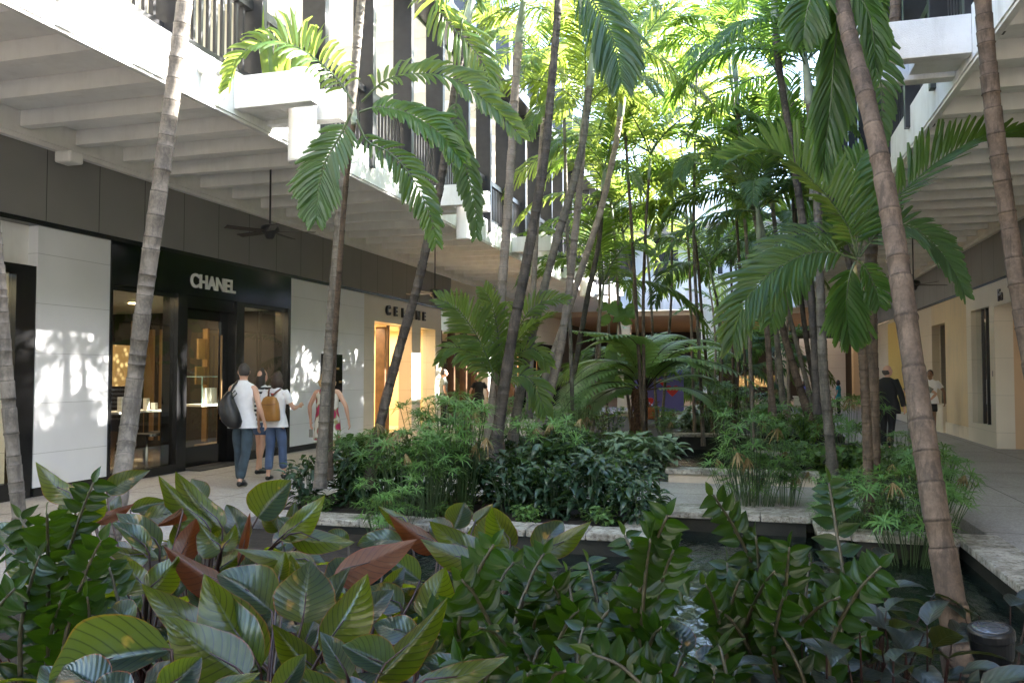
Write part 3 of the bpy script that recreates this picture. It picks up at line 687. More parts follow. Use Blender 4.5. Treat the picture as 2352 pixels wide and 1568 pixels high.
# ---- ceiling fans
def fan(x, y, zt, zb, label, a0=0):
    r = empty("ceiling_fan", (x, y, zb), label, "ceiling fan", "ceiling fans of the arcades")
    MB().tube([(x, y, zt), (x, y, zb + .1)], .016, 8).build("rod", "dark_metal", r)
    MB().lathe(x, y, [(.04, zb + .14), (.13, zb + .11), (.15, zb + .06), (.15, zb + .02), (.09, zb - .02), (.07, zb - .07), (.05, zb - .10)][::-1], 20).build("motor", "dark_metal", r, smooth=True)
    for k in range(5):
        a = a0 + k * 2 * pi / 5; R_ = Matrix.Translation((x, y, zb + .02)) @ Matrix.Rotation(a, 4, 'Z') @ Matrix.Translation((.42, 0, 0)) @ Matrix.Rotation(.2, 4, 'X')
        MB().obox(R_, .30, .065, .006).build("blade", "fan_blade", r, bevel=.004)
fp = at(620, 535, 12.9)
fan(-7.35, atX(620, 535, -7.35).y, 4.95, atX(620, 535, -7.35).z, "dark ceiling fan on a long rod before the CHANEL sign", .35)
fan(-7.35, 18.9, 4.95, 3.55, "dark ceiling fan by the Celine sign, half hidden by the black trunk", .8)
fan(-7.35, 26.5, 4.95, 3.5, "small distant ceiling fan over the west arcade", .1)
fan(-7.2, 16.2, 8.44, 7.2, "upstairs ceiling fan seen between the tall dark fins", .5)
fan(-7.2, 23.6, 8.44, 7.2, "farther upstairs ceiling fan behind the dark fins", .2)
fan(3.65, 20.5, 4.95, 3.6, "dark ceiling fan over the east walkway behind the thick trunk", .2)

# ---- purple board, planter pot, white box
r = empty("display_board", tuple(atZ(1510, 955, 0)), "purple board with red hearts standing behind the tree fern", "board")
pb = atZ(1510, 958, .0); 
MB().box(pb.x - .95, pb.x + .95, pb.y, pb.y + .12, .22, 1.75).build("panel", "purple_board", r)
MB().box(pb.x - .9, pb.x + .9, pb.y + .01, pb.y + .11, 0, .22).build("base", "plastic_black", r)
for (dx, dz, s_) in ((-.35, 1.45, .22), (-.38, .55, .25), (.55, 1.0, .24), (.2, 1.3, .15), (-.7, .9, .2)):
    m = MB(); pts = []
    for k in range(24):
        t = 2 * pi * k / 24; pts.append((pb.x + dx + s_ * sin(t) ** 3, pb.y - .01, dz + s_ * (.81 * cos(t) - .31 * cos(2 * t) - .12 * cos(3 * t))))
    b0 = len(m.v); m.v += pts + [(p[0], p[1] + .012, p[2]) for p in pts]; m.face(list(range(24))); m.face(list(range(47, 23, -1)))
    for k in range(24): m.face([k, 24 + k, 24 + (k + 1) % 24, (k + 1) % 24])
    m.build("heart", "red_paint", r)

# unseen block added behind the viewer, its overhead slab shading the foreground
r = empty("shade_block", (-1.8, -3, 0), "unseen white block added over the near end to shade the planting", "building")
MB().box(-5.69, 2.09, -10, 1.4, 4.6, 5.14).build("slab_edge", "stucco", r); MB().box(-5.69, 2.09, -10, 1.0, 5.142, 9.2).build("facade", "stucco", r); MB().box(-9.3, 5.6, -10.3, -10.0, 0, 9.2).build("back_wall_panel", "cream_wall", r)
# ================================================================== VEGETATION
def perp(v, ref=Vector((0, 0, 1))):
    a = v.cross(ref)
    if a.length < 1e-4: a = v.cross(Vector((1, 0, 0)))
    return a.normalized()
def frond_mesh(pts, L=.5, n=32, up=Vector((0, 0, 1)), wid=.042, droop=.35, bare=.10, lift=.15, tipL=.35, rr=.013, fan=(35, 62), seed=0, mi0=0, jag=True, only=0, m=None):
    """pinnate palm frond along the world polyline pts"""
    rnd = random.Random(seed); m = m or MB(); R = crm(pts, 15)
    m.tube(R, [rr * (1 - .8 * i / 14) for i in range(15)], 5, mi=1, cap=False)
    N2 = n; segs = [(R[i + 1] - R[i]).length for i in range(14)]; tot = sum(segs)
    def P(s):
        d = s * tot; i = 0
        while i < 13 and d > segs[i]: d -= segs[i]; i += 1
        f = min(1, d / segs[i]); return R[i].lerp(R[i + 1], f), (R[i + 1] - R[i]).normalized().lerp((R[min(i + 2, 14)] - R[min(i + 1, 13)]).normalized() if i < 13 else (R[14] - R[13]).normalized(), f * .5)
    for k in range(N2):
        s = bare + (1 - bare) * (k + .3) / N2
        for side in (-1, 1):
            if only and side != only: continue
            p, T = P(min(1, s + rnd.uniform(-.005, .005))); T = T.normalized()
            S = perp(T, up) * side; Nn = (T.cross(S) * side * -1)
            if Nn.dot(up) < 0: Nn = -Nn
            q = (s - bare) / (1 - bare); ang = radians(fan[1] + (fan[0] - fan[1]) * q + rnd.uniform(-5, 5))
            prof = (.55 + .45 * sin(pi * min(1, q * 1.25) * .5)) if q < .4 else (1 - (q - .4) / .6 * (1 - tipL)) 
            l = L * prof * rnd.uniform(.9, 1.06)
            d = (S * sin(ang) + T * cos(ang) + Nn * (lift + rnd.uniform(-.1, .12))).normalized()
            w = wid * (.75 + .5 * min(1, 2 * q + .3)) * rnd.uniform(.85, 1.1)
            b = len(m.v); pos = p.copy(); rows = (0, .22, .5, .78, 1); ws = (.25, .9, 1, .8, .18 if not jag or rnd.random() < .5 else .45)
            dr = droop * rnd.uniform(.6, 1.4); prev = 0; tw = rnd.uniform(-.35, .35)
            for f_, wf in zip(rows, ws):
                dd = (d + Vector((0, 0, -1)) * dr * f_ * f_ * 1.6).normalized()
                pos = pos + dd * l * (f_ - prev); prev = f_
                Wd = (T - dd * T.dot(dd)); Wd = Wd.normalized() if Wd.length > 1e-3 else perp(dd); nn = dd.cross(Wd)
                if nn.dot(Nn) < 0: nn = -nn
                Wd2 = (Wd * cos(tw) + nn * sin(tw)); h = w * wf * .5
                m.v += [tuple(pos - Wd2 * h), tuple(pos + nn * h * .45), tuple(pos + Wd2 * h)]
            flip = (d.cross(T)).dot(Nn) < 0
            for i in range(4):
                a = b + 3 * i; va, vb = rows[i], rows[i + 1]
                for c0, u0, u1 in ((0, 0, .5), (1, .5, 1)):
                    q4 = [a + c0, a + c0 + 1, a + c0 + 4, a + c0 + 3]; uu = [(u0, va), (u1, va), (u1, vb), (u0, vb)]
                    if not flip: q4.reverse(); uu.reverse()
                    m.face(q4, uu, 0)
    return m
def arc(e0, curv, L, k=7, side=0):
    """rachis in the local x-z plane: starts at elevation e0 and bends down by curv degrees"""
    p = Vector((0, 0, 0)); out = [p.copy()]; 
    for i in range(k):
        e = radians(e0 - curv * ((i + .5) / k) ** 1.25); p = p + Vector((cos(e), side * (i / k) ** 1.5 * .25, sin(e))) * (L / k); out.append(p.copy())
    return out
FR = {}
def lib(key, mats, e0, curv, L, lf, n, wid, droop, seed, side=0, **kw):
    m = frond_mesh(arc(e0, curv, L, side=side), lf, n, wid=wid, droop=droop, seed=seed, **kw)
    o = m.build("frond_source", [mats, "rachis"]); me = o.data; bpy.data.objects.remove(o); FR.setdefault(key, []).append(me)
for mk in ("frond", "frond_deep", "frond_blue"):
    for i, (e0, cv, L, dr) in enumerate(((80, 55, 1.9, .25), (66, 80, 2.0, .4), (55, 100, 2.1, .5), (35, 95, 2.1, .7), (12, 85, 2.0, .9), (68, 60, 1.9, .3), (45, 110, 2.1, .6))):
        lib(mk, mk, e0, cv, L, .54, 38, .034, dr, i, side=(-1) ** i)
frond_order = [0, 1, 5, 2, 6, 3, 2, 4, 3, 6]
def trunk_mesh(pts, r0, r1, ring=.13, n=12, seed=0):
    rnd = random.Random(seed); L = 0; P = crm(pts, 60); cum = [0]
    for a, b_ in zip(P, P[1:]): L += (b_ - a).length; cum.append(L)
    def pt(d):
        i = 0
        while i < len(cum) - 2 and cum[i + 1] < d: i += 1
        f = (d - cum[i]) / max(1e-6, cum[i + 1] - cum[i]); return P[i].lerp(P[i + 1], min(1, f))
    out, rad, vv = [], [], []; d = 0; k = 0; off = rnd.uniform(0, 1)
    while d < L:
        f = d / L; step = ring * (1.25 - .6 * f) * rnd.uniform(.45, 1.45); r = (r0 + (r1 - r0) * f) * rnd.uniform(.95, 1.05) * (1 + .35 * math.exp(-d / .25)); e = min(L, d + step)
        for q, rr_, v in ((.0, 1.06, 0), (.08, .97, .08), (.5, .985, .5), (.93, 1.01, .93)):
            dd = min(L, d + (e - d) * q); out.append(pt(dd)); rad.append(r * rr_); vv.append(k + v)
        d = e; k += 1
    out.append(pt(L)); rad.append(r1); vv.append(k)
    m = MB(); m.tube(out, rad, n, vs_=vv); return m
def palm(label, pts, r0, r1, tm="trunk_grey", leaf="frond", nf=9, fs=1.0, shaft=.7, shaftm="shaft", rot=0, ring=.13, group="palms of the garden court", seed=0, hero=(), order=None, tilt=1.0, sink=0):
    pts = [Vector(p) for p in pts]; base = pts[0]
    r = empty("palm_tree", base, label, "palm", group)
    trunk_mesh(pts, r0, r1, ring, 14 if r0 > .06 else 10, seed).build("trunk", tm, r, smooth=True)
    d = (pts[-1] - pts[-2]).normalized(); top = pts[-1]
    if shaft:
        e = top + d * shaft; MB().tube([top - d * .02, top + d * .06, top + d * shaft * .35, top + d * shaft * .75, e], [r1 * .9, r1 * 1.25, r1 * 1.12, r1 * .8, r1 * .45], 12).build("crownshaft", shaftm, r, smooth=True)
        top = e
    rnd = random.Random(seed * 17 + 3)
    for k in range(nf):
        me = FR[leaf][(order or frond_order)[k % len(order or frond_order)]]
        o = bpy.data.objects.new("frond", me); COL.objects.link(o); a = rot + k * 2.399 + rnd.uniform(-.25, .25); s_ = fs * rnd.uniform(.88, 1.1)
        o.matrix_basis = Matrix.LocRotScale(top - d * (.05 + .02 * k) * min(1, shaft + .3), Vector((rnd.uniform(-.1, .1), rnd.uniform(-.12, .12), a)).to_track_quat('Z', 'Y') if False else (Matrix.Rotation(a, 3, 'Z') @ Matrix.Rotation(rnd.uniform(-.18, .18), 3, 'X')).to_quaternion(), Vector((s_,) * 3))
        adopt_keep(o, r)
    for hk in hero:
        hp, kw = hk; g_ = dict(up=Vector((0, -.75, .65))); g_.update(kw.get("g", {})); m = frond_mesh([Vector(p) for p in hp], **g_); m.build("frond", [kw.get("m", leaf), "rachis"], r)
    return r
def adopt_keep(o, parent): o.parent = parent; o.matrix_parent_inverse = worldof(parent).inverted()
def A(t, *xy): return [at(x, y, tt) for (x, y, tt) in [(q[0], q[1], q[2] if len(q) > 2 else t) for q in xy]]
def base_at(x, y, t, z=0.):
    """foot of a stem whose visible run meets (x,y): same distance, dropped to height z"""
    p = at(x, y, t); return p

exec_palms = True
if exec_palms:
    # T1 west edge
    palm("grey palm trunk beside the corner shop window, leaning out of the scene", A(6.6, (62, 1330), (45, 1190), (22, 950), (2, 700), (-20, 480), (-60, 200)), .055, .05, "trunk_grey", nf=0, seed=1, shaft=0, ring=.14)
    # T2
    palm("tall grey ringed palm leaning in front of the CHANEL window", A(7.4, (232, 1300, 6.9), (268, 1160, 7.0), (300, 950), (330, 700), (350, 550), (385, 300), (425, 0), (455, -260), (470, -500, 7.6)), .078, .066, "trunk_grey", nf=8, seed=2, ring=.16, leaf="frond", shaft=.8, rot=1)
    # T3 pair
    h = [
        (A(8.3, (812, 238), (783, 193), (740, 148), (683, 109), (630, 98), (578, 116), (545, 150), (528, 200)), dict(m="frond", g=dict(L=.42, n=30, wid=.042, droop=.5, seed=11, lift=.55, fan=(40, 75)))),
        (A(8.0, (806, 262), (784, 308), (762, 345), (745, 378), (735, 420), (728, 465), (726, 500)), dict(m="frond_blue", g=dict(L=.45, n=26, wid=.046, droop=.3, seed=12, lift=.1, fan=(30, 62), up=Vector((.3, -1, .3))))),
        (A(8.6, (830, 235), (875, 192), (915, 175), (955, 170), (1000, 172), (1046, 184), (1099, 219), (1150, 262), (1197, 315)), dict(m="frond", g=dict(L=.42, n=34, wid=.045, droop=.5, seed=14, lift=.4))),
        (A(8.4, (825, 258), (860, 247), (899, 250), (940, 262), (985, 288), (1022, 318), (1060, 370)), dict(m="frond_deep", g=dict(L=.40, n=26, wid=.055, droop=.6, seed=15, lift=.4))),
        (A(8.2, (820, 275), (843, 325), (885, 345), (924, 378), (959, 430), (987, 492), (1003, 560)), dict(m="frond_deep", g=dict(L=.34, n=24, wid=.04, droop=.5, seed=16))),
    ]
    palm("palm with mottled trunk and low arching crown covering the nearest white lamp", A(8.6, (757, 1100, 9.9), (758, 1000, 9.8), (768, 800, 9.6), (781, 600, 9.2), (795, 420, 8.9), (812, 285)), .036, .028, "trunk_brown", nf=0, hero=h, shaft=.15, seed=3)
    palm("grey palm rising past the floral dress, with pale smooth upper stem", A(9.6, (735, 1120), (740, 1030), (752, 850), (768, 650), (785, 450), (802, 300), (815, 160), (830, 0), (834, -50)), .062, .048, "trunk_grey", nf=6, seed=4, ring=.12, shaft=1.0, leaf="frond", rot=.5)
    # T4 black leaning
    h = [(A(9.3, (1085, -60), (1030, -20), (1000, 0), (1029, 52), (1081, 105), (1116, 160), (1135, 240)), dict(m="frond", g=dict(L=.5, n=30, wid=.04, droop=.8, seed=21))),
         (A(9.3, (1082, -20), (1060, 60), (1052, 180), (1046, 300), (1070, 380), (1090, 470), (1095, 540)), dict(m="frond_blue", g=dict(L=.33, n=26, wid=.05, droop=.8, seed=22, bare=.45)))]
    palm("blackened palm trunk slanting across the CELINE letters", A(10.0, (845, 1120), (872, 980), (912, 820), (958, 660), (985, 540), (1012, 420), (1038, 250), (1062, 100), (1070, 60)), .062, .046, "trunk_dark", nf=5, seed=5, ring=.09, shaft=.9, hero=h, rot=2)
    palm("pale straight palm trunk right of the low bushy palm", A(12.5, (1125, 1010), (1135, 900), (1150, 700), (1165, 500), (1178, 300), (1187, 150), (1192, 100)), .075, .06, "trunk_pale", nf=8, seed=6, ring=.17, shaft=.8, leaf="frond", rot=.2)
    palm("stout dark palm trunk bending up beside the pale straight one", A(11.5, (1135, 1050), (1152, 930), (1175, 780), (1200, 650), (1228, 500), (1252, 350), (1268, 180), (1280, 40), (1284, -60)), .085, .05, "trunk_dark", nf=8, seed=7, ring=.13, shaft=.7, leaf="frond_deep", rot=1.2,
         hero=[(A(9.5, (1290, -60), (1340, -30), (1372, 20), (1400, 70), (1420, 130), (1428, 190)), dict(m="frond_blue", g=dict(L=.7, n=34, wid=.045, droop=1.0, seed=31)))])
    palm("slender pale palm in front of the tall fins, its crown hiding the roof ledge", A(15, (1215, 960), (1220, 800), (1228, 600), (1238, 420), (1246, 300), (1248, 250)), .06, .05, "trunk_pale", nf=9, seed=8, shaft=.9, leaf="frond", rot=.7)
    palm("grey palm trunk curving right through the middle of the trunk group", A(13, (1178, 1010), (1190, 930), (1215, 800), (1250, 660), (1285, 530), (1312, 440), (1336, 340), (1350, 240), (1354, 200)), .075, .055, "trunk_grey", nf=9, seed=9, shaft=.8, leaf="frond", rot=2.2, ring=.11)
    palm("pale banded palm trunk just left of the tree fern, bowed like a reed", A(13.5, (1235, 1010), (1255, 930), (1283, 820), (1305, 680), (1318, 560), (1330, 450), (1338, 330)), .075, .055, "trunk_pale", nf=8, seed=10, shaft=.7, leaf="frond", rot=.1)
    palm("pale palm trunk crossing behind the bowed one", A(15, (1235, 930), (1262, 840), (1300, 730), (1335, 620), (1375, 500), (1400, 400), (1418, 310), (1424, 270)), .07, .055, "trunk_pale", nf=9, seed=11, shaft=.8, leaf="frond", rot=1.5)
    palm("dark thin palm behind the crossing pair of pale trunks", A(18, (1300, 940), (1325, 820), (1350, 680), (1375, 560), (1385, 440)), .07, .05, "trunk_dark", nf=8, seed=12, shaft=.6, leaf="frond_deep", rot=.9)
    # bushy young palm left of centre
    h = [(A(12.3, (1140, 875), (1110, 800), (1075, 740), (1045, 705), (1010, 688)), dict(g=dict(L=.52, n=30, wid=.04, droop=.2, seed=41, lift=.3))),
         (A(12.3, (1140, 880), (1105, 830), (1060, 800), (1030, 800), (1010, 830)), dict(g=dict(L=.42, n=26, wid=.04, droop=.5, seed=42))),
         (A(12.4, (1145, 875), (1145, 780), (1130, 700), (1110, 660)), dict(g=dict(L=.42, n=26, wid=.04, droop=.3, seed=43))),
         (A(12.6, (1150, 870), (1180, 780), (1215, 715), (1260, 690), (1300, 690)), dict(g=dict(L=.46, n=28, wid=.04, droop=.4, seed=44, lift=.4))),
         (A(12.0, (1150, 880), (1190, 860), (1225, 880), (1255, 950)), dict(g=dict(L=.42, n=26, wid=.04, droop=.6, seed=45))),
         (A(12.8, (1150, 875), (1185, 820), (1225, 800), (1262, 840)), dict(g=dict(L=.42, n=24, wid=.04, droop=.5, seed=46)))]
    palm("low bushy young palm with dark arching fronds beside the Celine front", A(12.4, (1150, 1040), (1148, 960), (1144, 885)), .05, .045, "trunk_brown", nf=2, hero=h, shaft=0, leaf="frond", seed=13, fs=.8)

    # ---- east group
    h = [(A(8.4, (1968, 596), (1945, 588), (1915, 579), (1865, 580), (1813, 600), (1771, 626), (1725, 674), (1701, 714), (1682, 790)), dict(m="frond", g=dict(L=.62, n=42, wid=.042, droop=.45, seed=51, lift=.25, fan=(28, 60)))),
         (A(8.2, (1964, 602), (1952, 630), (1946, 667), (1944, 710), (1950, 775)), dict(m="frond_deep", g=dict(L=.50, n=30, wid=.045, droop=.4, seed=52, fan=(25, 55), up=Vector((.5, -1, .2))))),
         (A(8.6, (1968, 590), (1950, 525), (1920, 478), (1893, 444), (1848, 396), (1806, 362), (1750, 350), (1683, 368)), dict(m="frond", g=dict(L=.60, n=42, wid=.042, droop=.15, seed=53, lift=.5, fan=(28, 62)))),
         (A(8.9, (1972, 590), (1990, 520), (2025, 480), (2065, 448), (2145, 378), (2215, 336), (2300, 316), (2380, 318)), dict(m="frond_deep", g=dict(L=.55, n=42, wid=.042, droop=.05, seed=54, lift=.5, fan=(25, 50)))),
         (A(8.8, (1975, 590), (2010, 540), (2050, 516), (2090, 520), (2130, 546), (2165, 585), (2195, 630), (2214, 672)), dict(m="frond_blue", g=dict(L=.42, n=32, wid=.046, droop=.2, seed=55, fan=(25, 55), up=Vector((.2, -1, .6))))),
         (A(9.2, (1966, 590), (1935, 545), (1880, 535), (1820, 545), (1750, 590), (1720, 640)), dict(m="frond", g=dict(L=.45, n=30, wid=.04, droop=.6, seed=56))),
         (A(8.8, (1968, 585), (1965, 520), (1950, 460), (1960, 400), (1985, 350)), dict(m="frond_deep", g=dict(L=.5, n=28, wid=.042, droop=.2, seed=57))),
         (A(8.0, (1972, 598), (1990, 620), (2010, 660), (2020, 700)), dict(m="frond_deep", g=dict(L=.3, n=12, wid=.04, droop=.3, seed=58))),
         (A(9.2, (1966, 592), (1900, 560), (1840, 600), (1790, 680), (1770, 740)), dict(m="frond_deep", g=dict(L=.5, n=30, wid=.04, droop=.5, seed=59)))]
    palm("thin ringed palm with orange crownshaft and wide fronds at the pond edge", A(8.8, (2000, 1215), (1996, 1150), (1992, 1000), (1984, 850), (1974, 740)), .056, .044, "trunk_brown", nf=0, hero=h, shaft=.62, shaftm="shaft_gold", ring=.05, seed=14)
    palm("darker ringed palm close behind the orange crownshaft palm", A(9.5, (2008, 1200), (2006, 1000), (2002, 800), (2000, 620), (2010, 450), (2040, 250), (2055, 60), (2058, -80)), .075, .06, "trunk_brown", nf=8, seed=15, ring=.11, shaft=.8, leaf="frond_deep", rot=.4)
    palm("pale palm stem with dark scars beside the gallery slab edge", A(13, (2100, 1080), (2085, 800), (2065, 520), (2057, 350), (2055, 150), (2056, 0), (2060, -90)), .065, .06, "trunk_pale", nf=8, seed=16, ring=.14, shaft=.8, leaf="frond_deep")
    h = [(A(5.9, (1908, -70), (1925, 0), (1921, 70), (1914, 157), (1907, 245), (1896, 330), (1890, 385)), dict(m="frond_deep", g=dict(L=.46, n=40, wid=.036, droop=.5, seed=61, fan=(18, 34), up=Vector((.1, -1, .1))))),
         (A(5.8, (1915, -90), (1960, -30), (1995, 30), (2008, 100), (2010, 160)), dict(m="frond_deep", g=dict(L=.30, n=24, wid=.036, droop=.5, seed=62, fan=(20, 40), up=Vector((0, -1, .2))))),
         (A(6.3, (1915, -90), (1960, 0), (2010, 120), (2025, 220), (2022, 320)), dict(m="frond_blue", g=dict(L=.32, n=22, wid=.036, droop=.6, seed=63, up=Vector((0, -1, .2))))),
         (A(5.8, (1905, -90), (1880, -40), (1855, 20), (1845, 90)), dict(m="frond_deep", g=dict(L=.35, n=24, wid=.036, droop=.8, seed=64, up=Vector((0, -1, .2)))))]
    palm("thick scarred palm trunk leaning across the east walkway, closest to the viewer", A(4.6, (2222, 1640, 4.1), (2212, 1540, 4.15), (2172, 1300, 4.3), (2140, 1120, 4.4), (2092, 800, 4.7), (2050, 520, 5.0), (2003, 280, 5.3), (1945, 60, 5.7), (1925, -40, 5.9)), .068, .055, "trunk_brown", nf=3, seed=17, ring=.21, shaft=.5, leaf="frond_deep", hero=h, rot=2.6)
    palm("tan palm trunk at the edge of the view before the sign letters", A(5.9, (2440, 1260, 5.6), (2400, 1000, 5.7), (2352, 740, 5.8), (2318, 520), (2290, 330), (2270, 150), (2256, -20), (2245, -200)), .064, .056, "trunk_brown", nf=0, seed=18, ring=.17, shaft=0)
    for i, (lb, P_, t, r_, lf, nf) in enumerate([
        ("leaning palm stem, outer one of the slim cluster by the footbridge sedges", ((1868, 985), (1850, 930), (1810, 800), (1775, 660), (1755, 560)), 15.5, .075, "frond", 8),
        ("slim palm stem second in the cluster, thin and close ringed", ((1872, 985), (1858, 900), (1830, 790), (1805, 690), (1790, 600), (1775, 480)), 16.2, .05, "frond_deep", 8),
        ("slim dark stem in the middle of the palm cluster", ((1880, 985), (1872, 900), (1852, 780), (1838, 660), (1828, 540), (1822, 420)), 16.8, .055, "frond", 9),
        ("inner slim stem of the cluster, curving towards the ringed palm", ((1910, 985), (1900, 900), (1878, 790), (1860, 690), (1848, 600), (1838, 500)), 15.8, .05, "frond_blue", 8),
        ("strongly ringed grey brown palm between the cluster and the pond palm", ((1915, 1110), (1905, 1000), (1892, 860), (1885, 700), (1880, 540), (1874, 380), (1860, 240)), 11.8, .07, "frond_deep", 9),
        ("reddish palm stem topping out above the wide arching frond", ((1990, 900), (1968, 700), (1935, 540), (1900, 430), (1862, 330), (1820, 240)), 14, .06, "frond_deep", 9),
        ("palm with hanging smooth silver shaft seen over the arching frond", ((1775, 960), (1762, 760), (1752, 640), (1746, 560)), 14.5, .055, "frond_blue", 8),
        ("thin dark palm left of the silver shaft palm", ((1800, 940), (1775, 700), (1735, 500), (1700, 300), (1690, 180)), 17, .06, "frond_deep", 9),
        ("tall palm whose dark crown hangs against the bright sky", ((1880, 950), (1860, 650), (1825, 380), (1790, 160), (1782, 60)), 12, .06, "frond_deep", 10),
    ]):
        palm(lb, A(t, *P_), r_, r_ * .8, ["trunk_brown", "trunk_grey", "trunk_dark"][i % 3], nf=nf, seed=30 + i, ring=.11, shaft=.75, leaf=lf, rot=i * .9)
    # ---- crowns that fill the middle distance
    FILL = [(1630, 620, 28, 0), (1690, 560, 23, 1), (1400, 560, 27, 0), (1410, 470, 20, 0), (1545, 400, 23, 0), (1690, 420, 18, 2), (1460, 800, 30, 1), (1560, 830, 31, 2), (1650, 800, 30, 1), (1350, 810, 31, 1), (1720, 800, 31, 2), (1690, 740, 34, 1), (1780, 780, 30, 2), (1460, 330, 24, 0), (1650, 250, 24, 0), (1820, 520, 22, 2), (1600, 90, 19, 0), (1720, 620, 27, 2), (1440, 520, 21, 1), (1640, 600, 21, 2), (1590, 450, 20, 0), (1380, 640, 19, 1), (1370, 330, 20, 0), (1490, 340, 18, 0), (1560, 220, 22, 0), (1290, 60, 17, 0), (1420, 70, 18, 0), (1680, 120, 18, 1)]
    NM = {0: "frond", 1: "frond_deep", 2: "frond_blue"}
    FW = ['crown under the white end balcony', 'crown beside the white column', 'crown under the small lamp', 'crown before the upper fins', 'crown alone in the bright gap', 'crown beside the silver shaft', 'crown low against the end soffit', 'crown low behind the purple board', 'crown low by the gold lit panel', 'crown low before the dark shopfront', 'crown low near the east corner', 'crown small right of the white column', 'crown small by the diners', 'crown below the roof ledge', 'crown at the sky gap', 'crown behind the slim cluster tops', 'crown against open sky', 'crown by the east slab edge', 'crown hanging over the creeper', 'crown left of the arching frond', 'crown in the bright gap centre', 'crown by the crossed trunks', 'crown left of the sky gap', 'crown inside the sky gap', 'crown at the gap top', 'crown cut by the top edge', 'crown over the bowed trunk', 'crown by the dark hanging crown']
    rnd = random.Random(5)
    for i, (x, y, t, k) in enumerate(FILL):
        top = at(x, y, t); lean = rnd.uniform(-.06, .06) * top.z
        foot = Vector((top.x - lean + rnd.uniform(-.3, .3), top.y + rnd.uniform(-.4, .4), 0)); foot.x = max(-5.2, min(2.0, foot.x))
        ph = "lower" if y > 520 else ("middle height" if y > 280 else "tall")
        mid = foot.lerp(top, .5) + Vector((rnd.uniform(-.15, .15), 0, 0))
        wh = "behind the tree fern" if 1400 < x < 1640 and y > 380 else ("by the west fins" if x < 1450 else ("high in mid court" if y <= 380 and x < 1660 else "near the slim cluster"))
        palm(f"{ph} palm {wh}, {['pale', 'grey', 'brown'][i % 3]} trunk, {['yellow green', 'deep green', 'blue green'][k]} crown number {i + 1} deep" if False else f"{ph} {['yellow green', 'deep green', 'blue green'][k]} palm {wh}, {FW[i]}", [foot, foot.lerp(mid, .5), mid, mid.lerp(top, .5), top - Vector((0, 0, .7))], .042, .03, ["trunk_pale", "trunk_grey", "trunk_brown"][i % 3],
             nf=7 if t < 22 else 8, seed=100 + i, shaft=.7, leaf=NM[k], rot=rnd.uniform(0, 6), group="feather palms filling the middle of the court", order=[1, 2, 3, 6, 4, 2, 5, 3, 6, 4], fs=rnd.uniform(1.2, 1.5) if t > 17 else rnd.uniform(.95, 1.15))

# ------------------------------------------------------------------ tree fern
def fern_frond(pts, W=.42, n=22, seed=0):
    """bipinnate: pinnae carry small leaflets"""
    rnd = random.Random(seed); m = MB(); R = crm(pts, n + 6); m.tube(R, [.018 * (1 - .85 * i / (n + 5)) for i in range(n + 6)], 5, mi=1, cap=False)
    for k in range(4, n + 5):
        q = (k - 4) / n; T = (R[min(k + 1, n + 5)] - R[k - 1]).normalized(); 
        for sd_ in (-1, 1):
            S = perp(T) * sd_; prof = sin(pi * (.18 + .80 * q)) ** .8; l = W * prof * rnd.uniform(.92, 1.05)
            if l < .03: continue
            d0 = (S * .9 + T * .42 + Vector((0, 0, .05))).normalized(); J = max(5, int(l / .026)); p = R[k].copy(); 
            for j in range(J):
                d = (d0 + Vector((0, 0, -.55)) * (j / J) ** 1.5).normalized(); p2 = p + d * (l / J); pl = .052 * prof * (1 - (j / J) ** 2 * .85) + .01
                side = (T - d * T.dot(d)).normalized(); ww = l / J * .6
                for s3 in (-1, 1):
                    tip = p + side * s3 * pl + d * pl * .3 - Vector((0, 0, .006)); a, b_, c = p, p + d * ww * 1.7, tip + d * ww * .4
                    q4 = [a, b_, c, tip - d * ww * .4] if (s3 * sd_ > 0) else [tip - d * ww * .4, c, b_, a]
                    m.quad(*q4)
                p = p2
    return m
r = empty("tree_fern", at(1468, 985, 18.2), "tree fern with shaggy brown trunk and wide lacy fronds over the far pond", "tree fern")
tb = at(1466, 1010, 18.2); tt_ = at(1470, 893, 18.2)
m = MB(); rnd = random.Random(3); P_ = crm([tb, tb.lerp(tt_, .5) + Vector((.03, 0, 0)), tt_], 12); m.tube(P_, [.20, .19, .17, .16, .155, .15, .15, .15, .155, .16, .17, .14], 18)
for k in range(160):
    f_ = rnd.random(); p = tb.lerp(tt_, f_); a = rnd.uniform(0, 6.28); rr_ = .15; q = p + Vector((cos(a) * rr_, sin(a) * rr_, 0)); m.tube([q, q + Vector((cos(a) * .035, sin(a) * .035, -.10)), q + Vector((cos(a) * .02, sin(a) * .02, -.24))], [.014, .010, .003], 4, cap=False)
m.build("trunk", "bark_fern", r)
T18 = 18.2
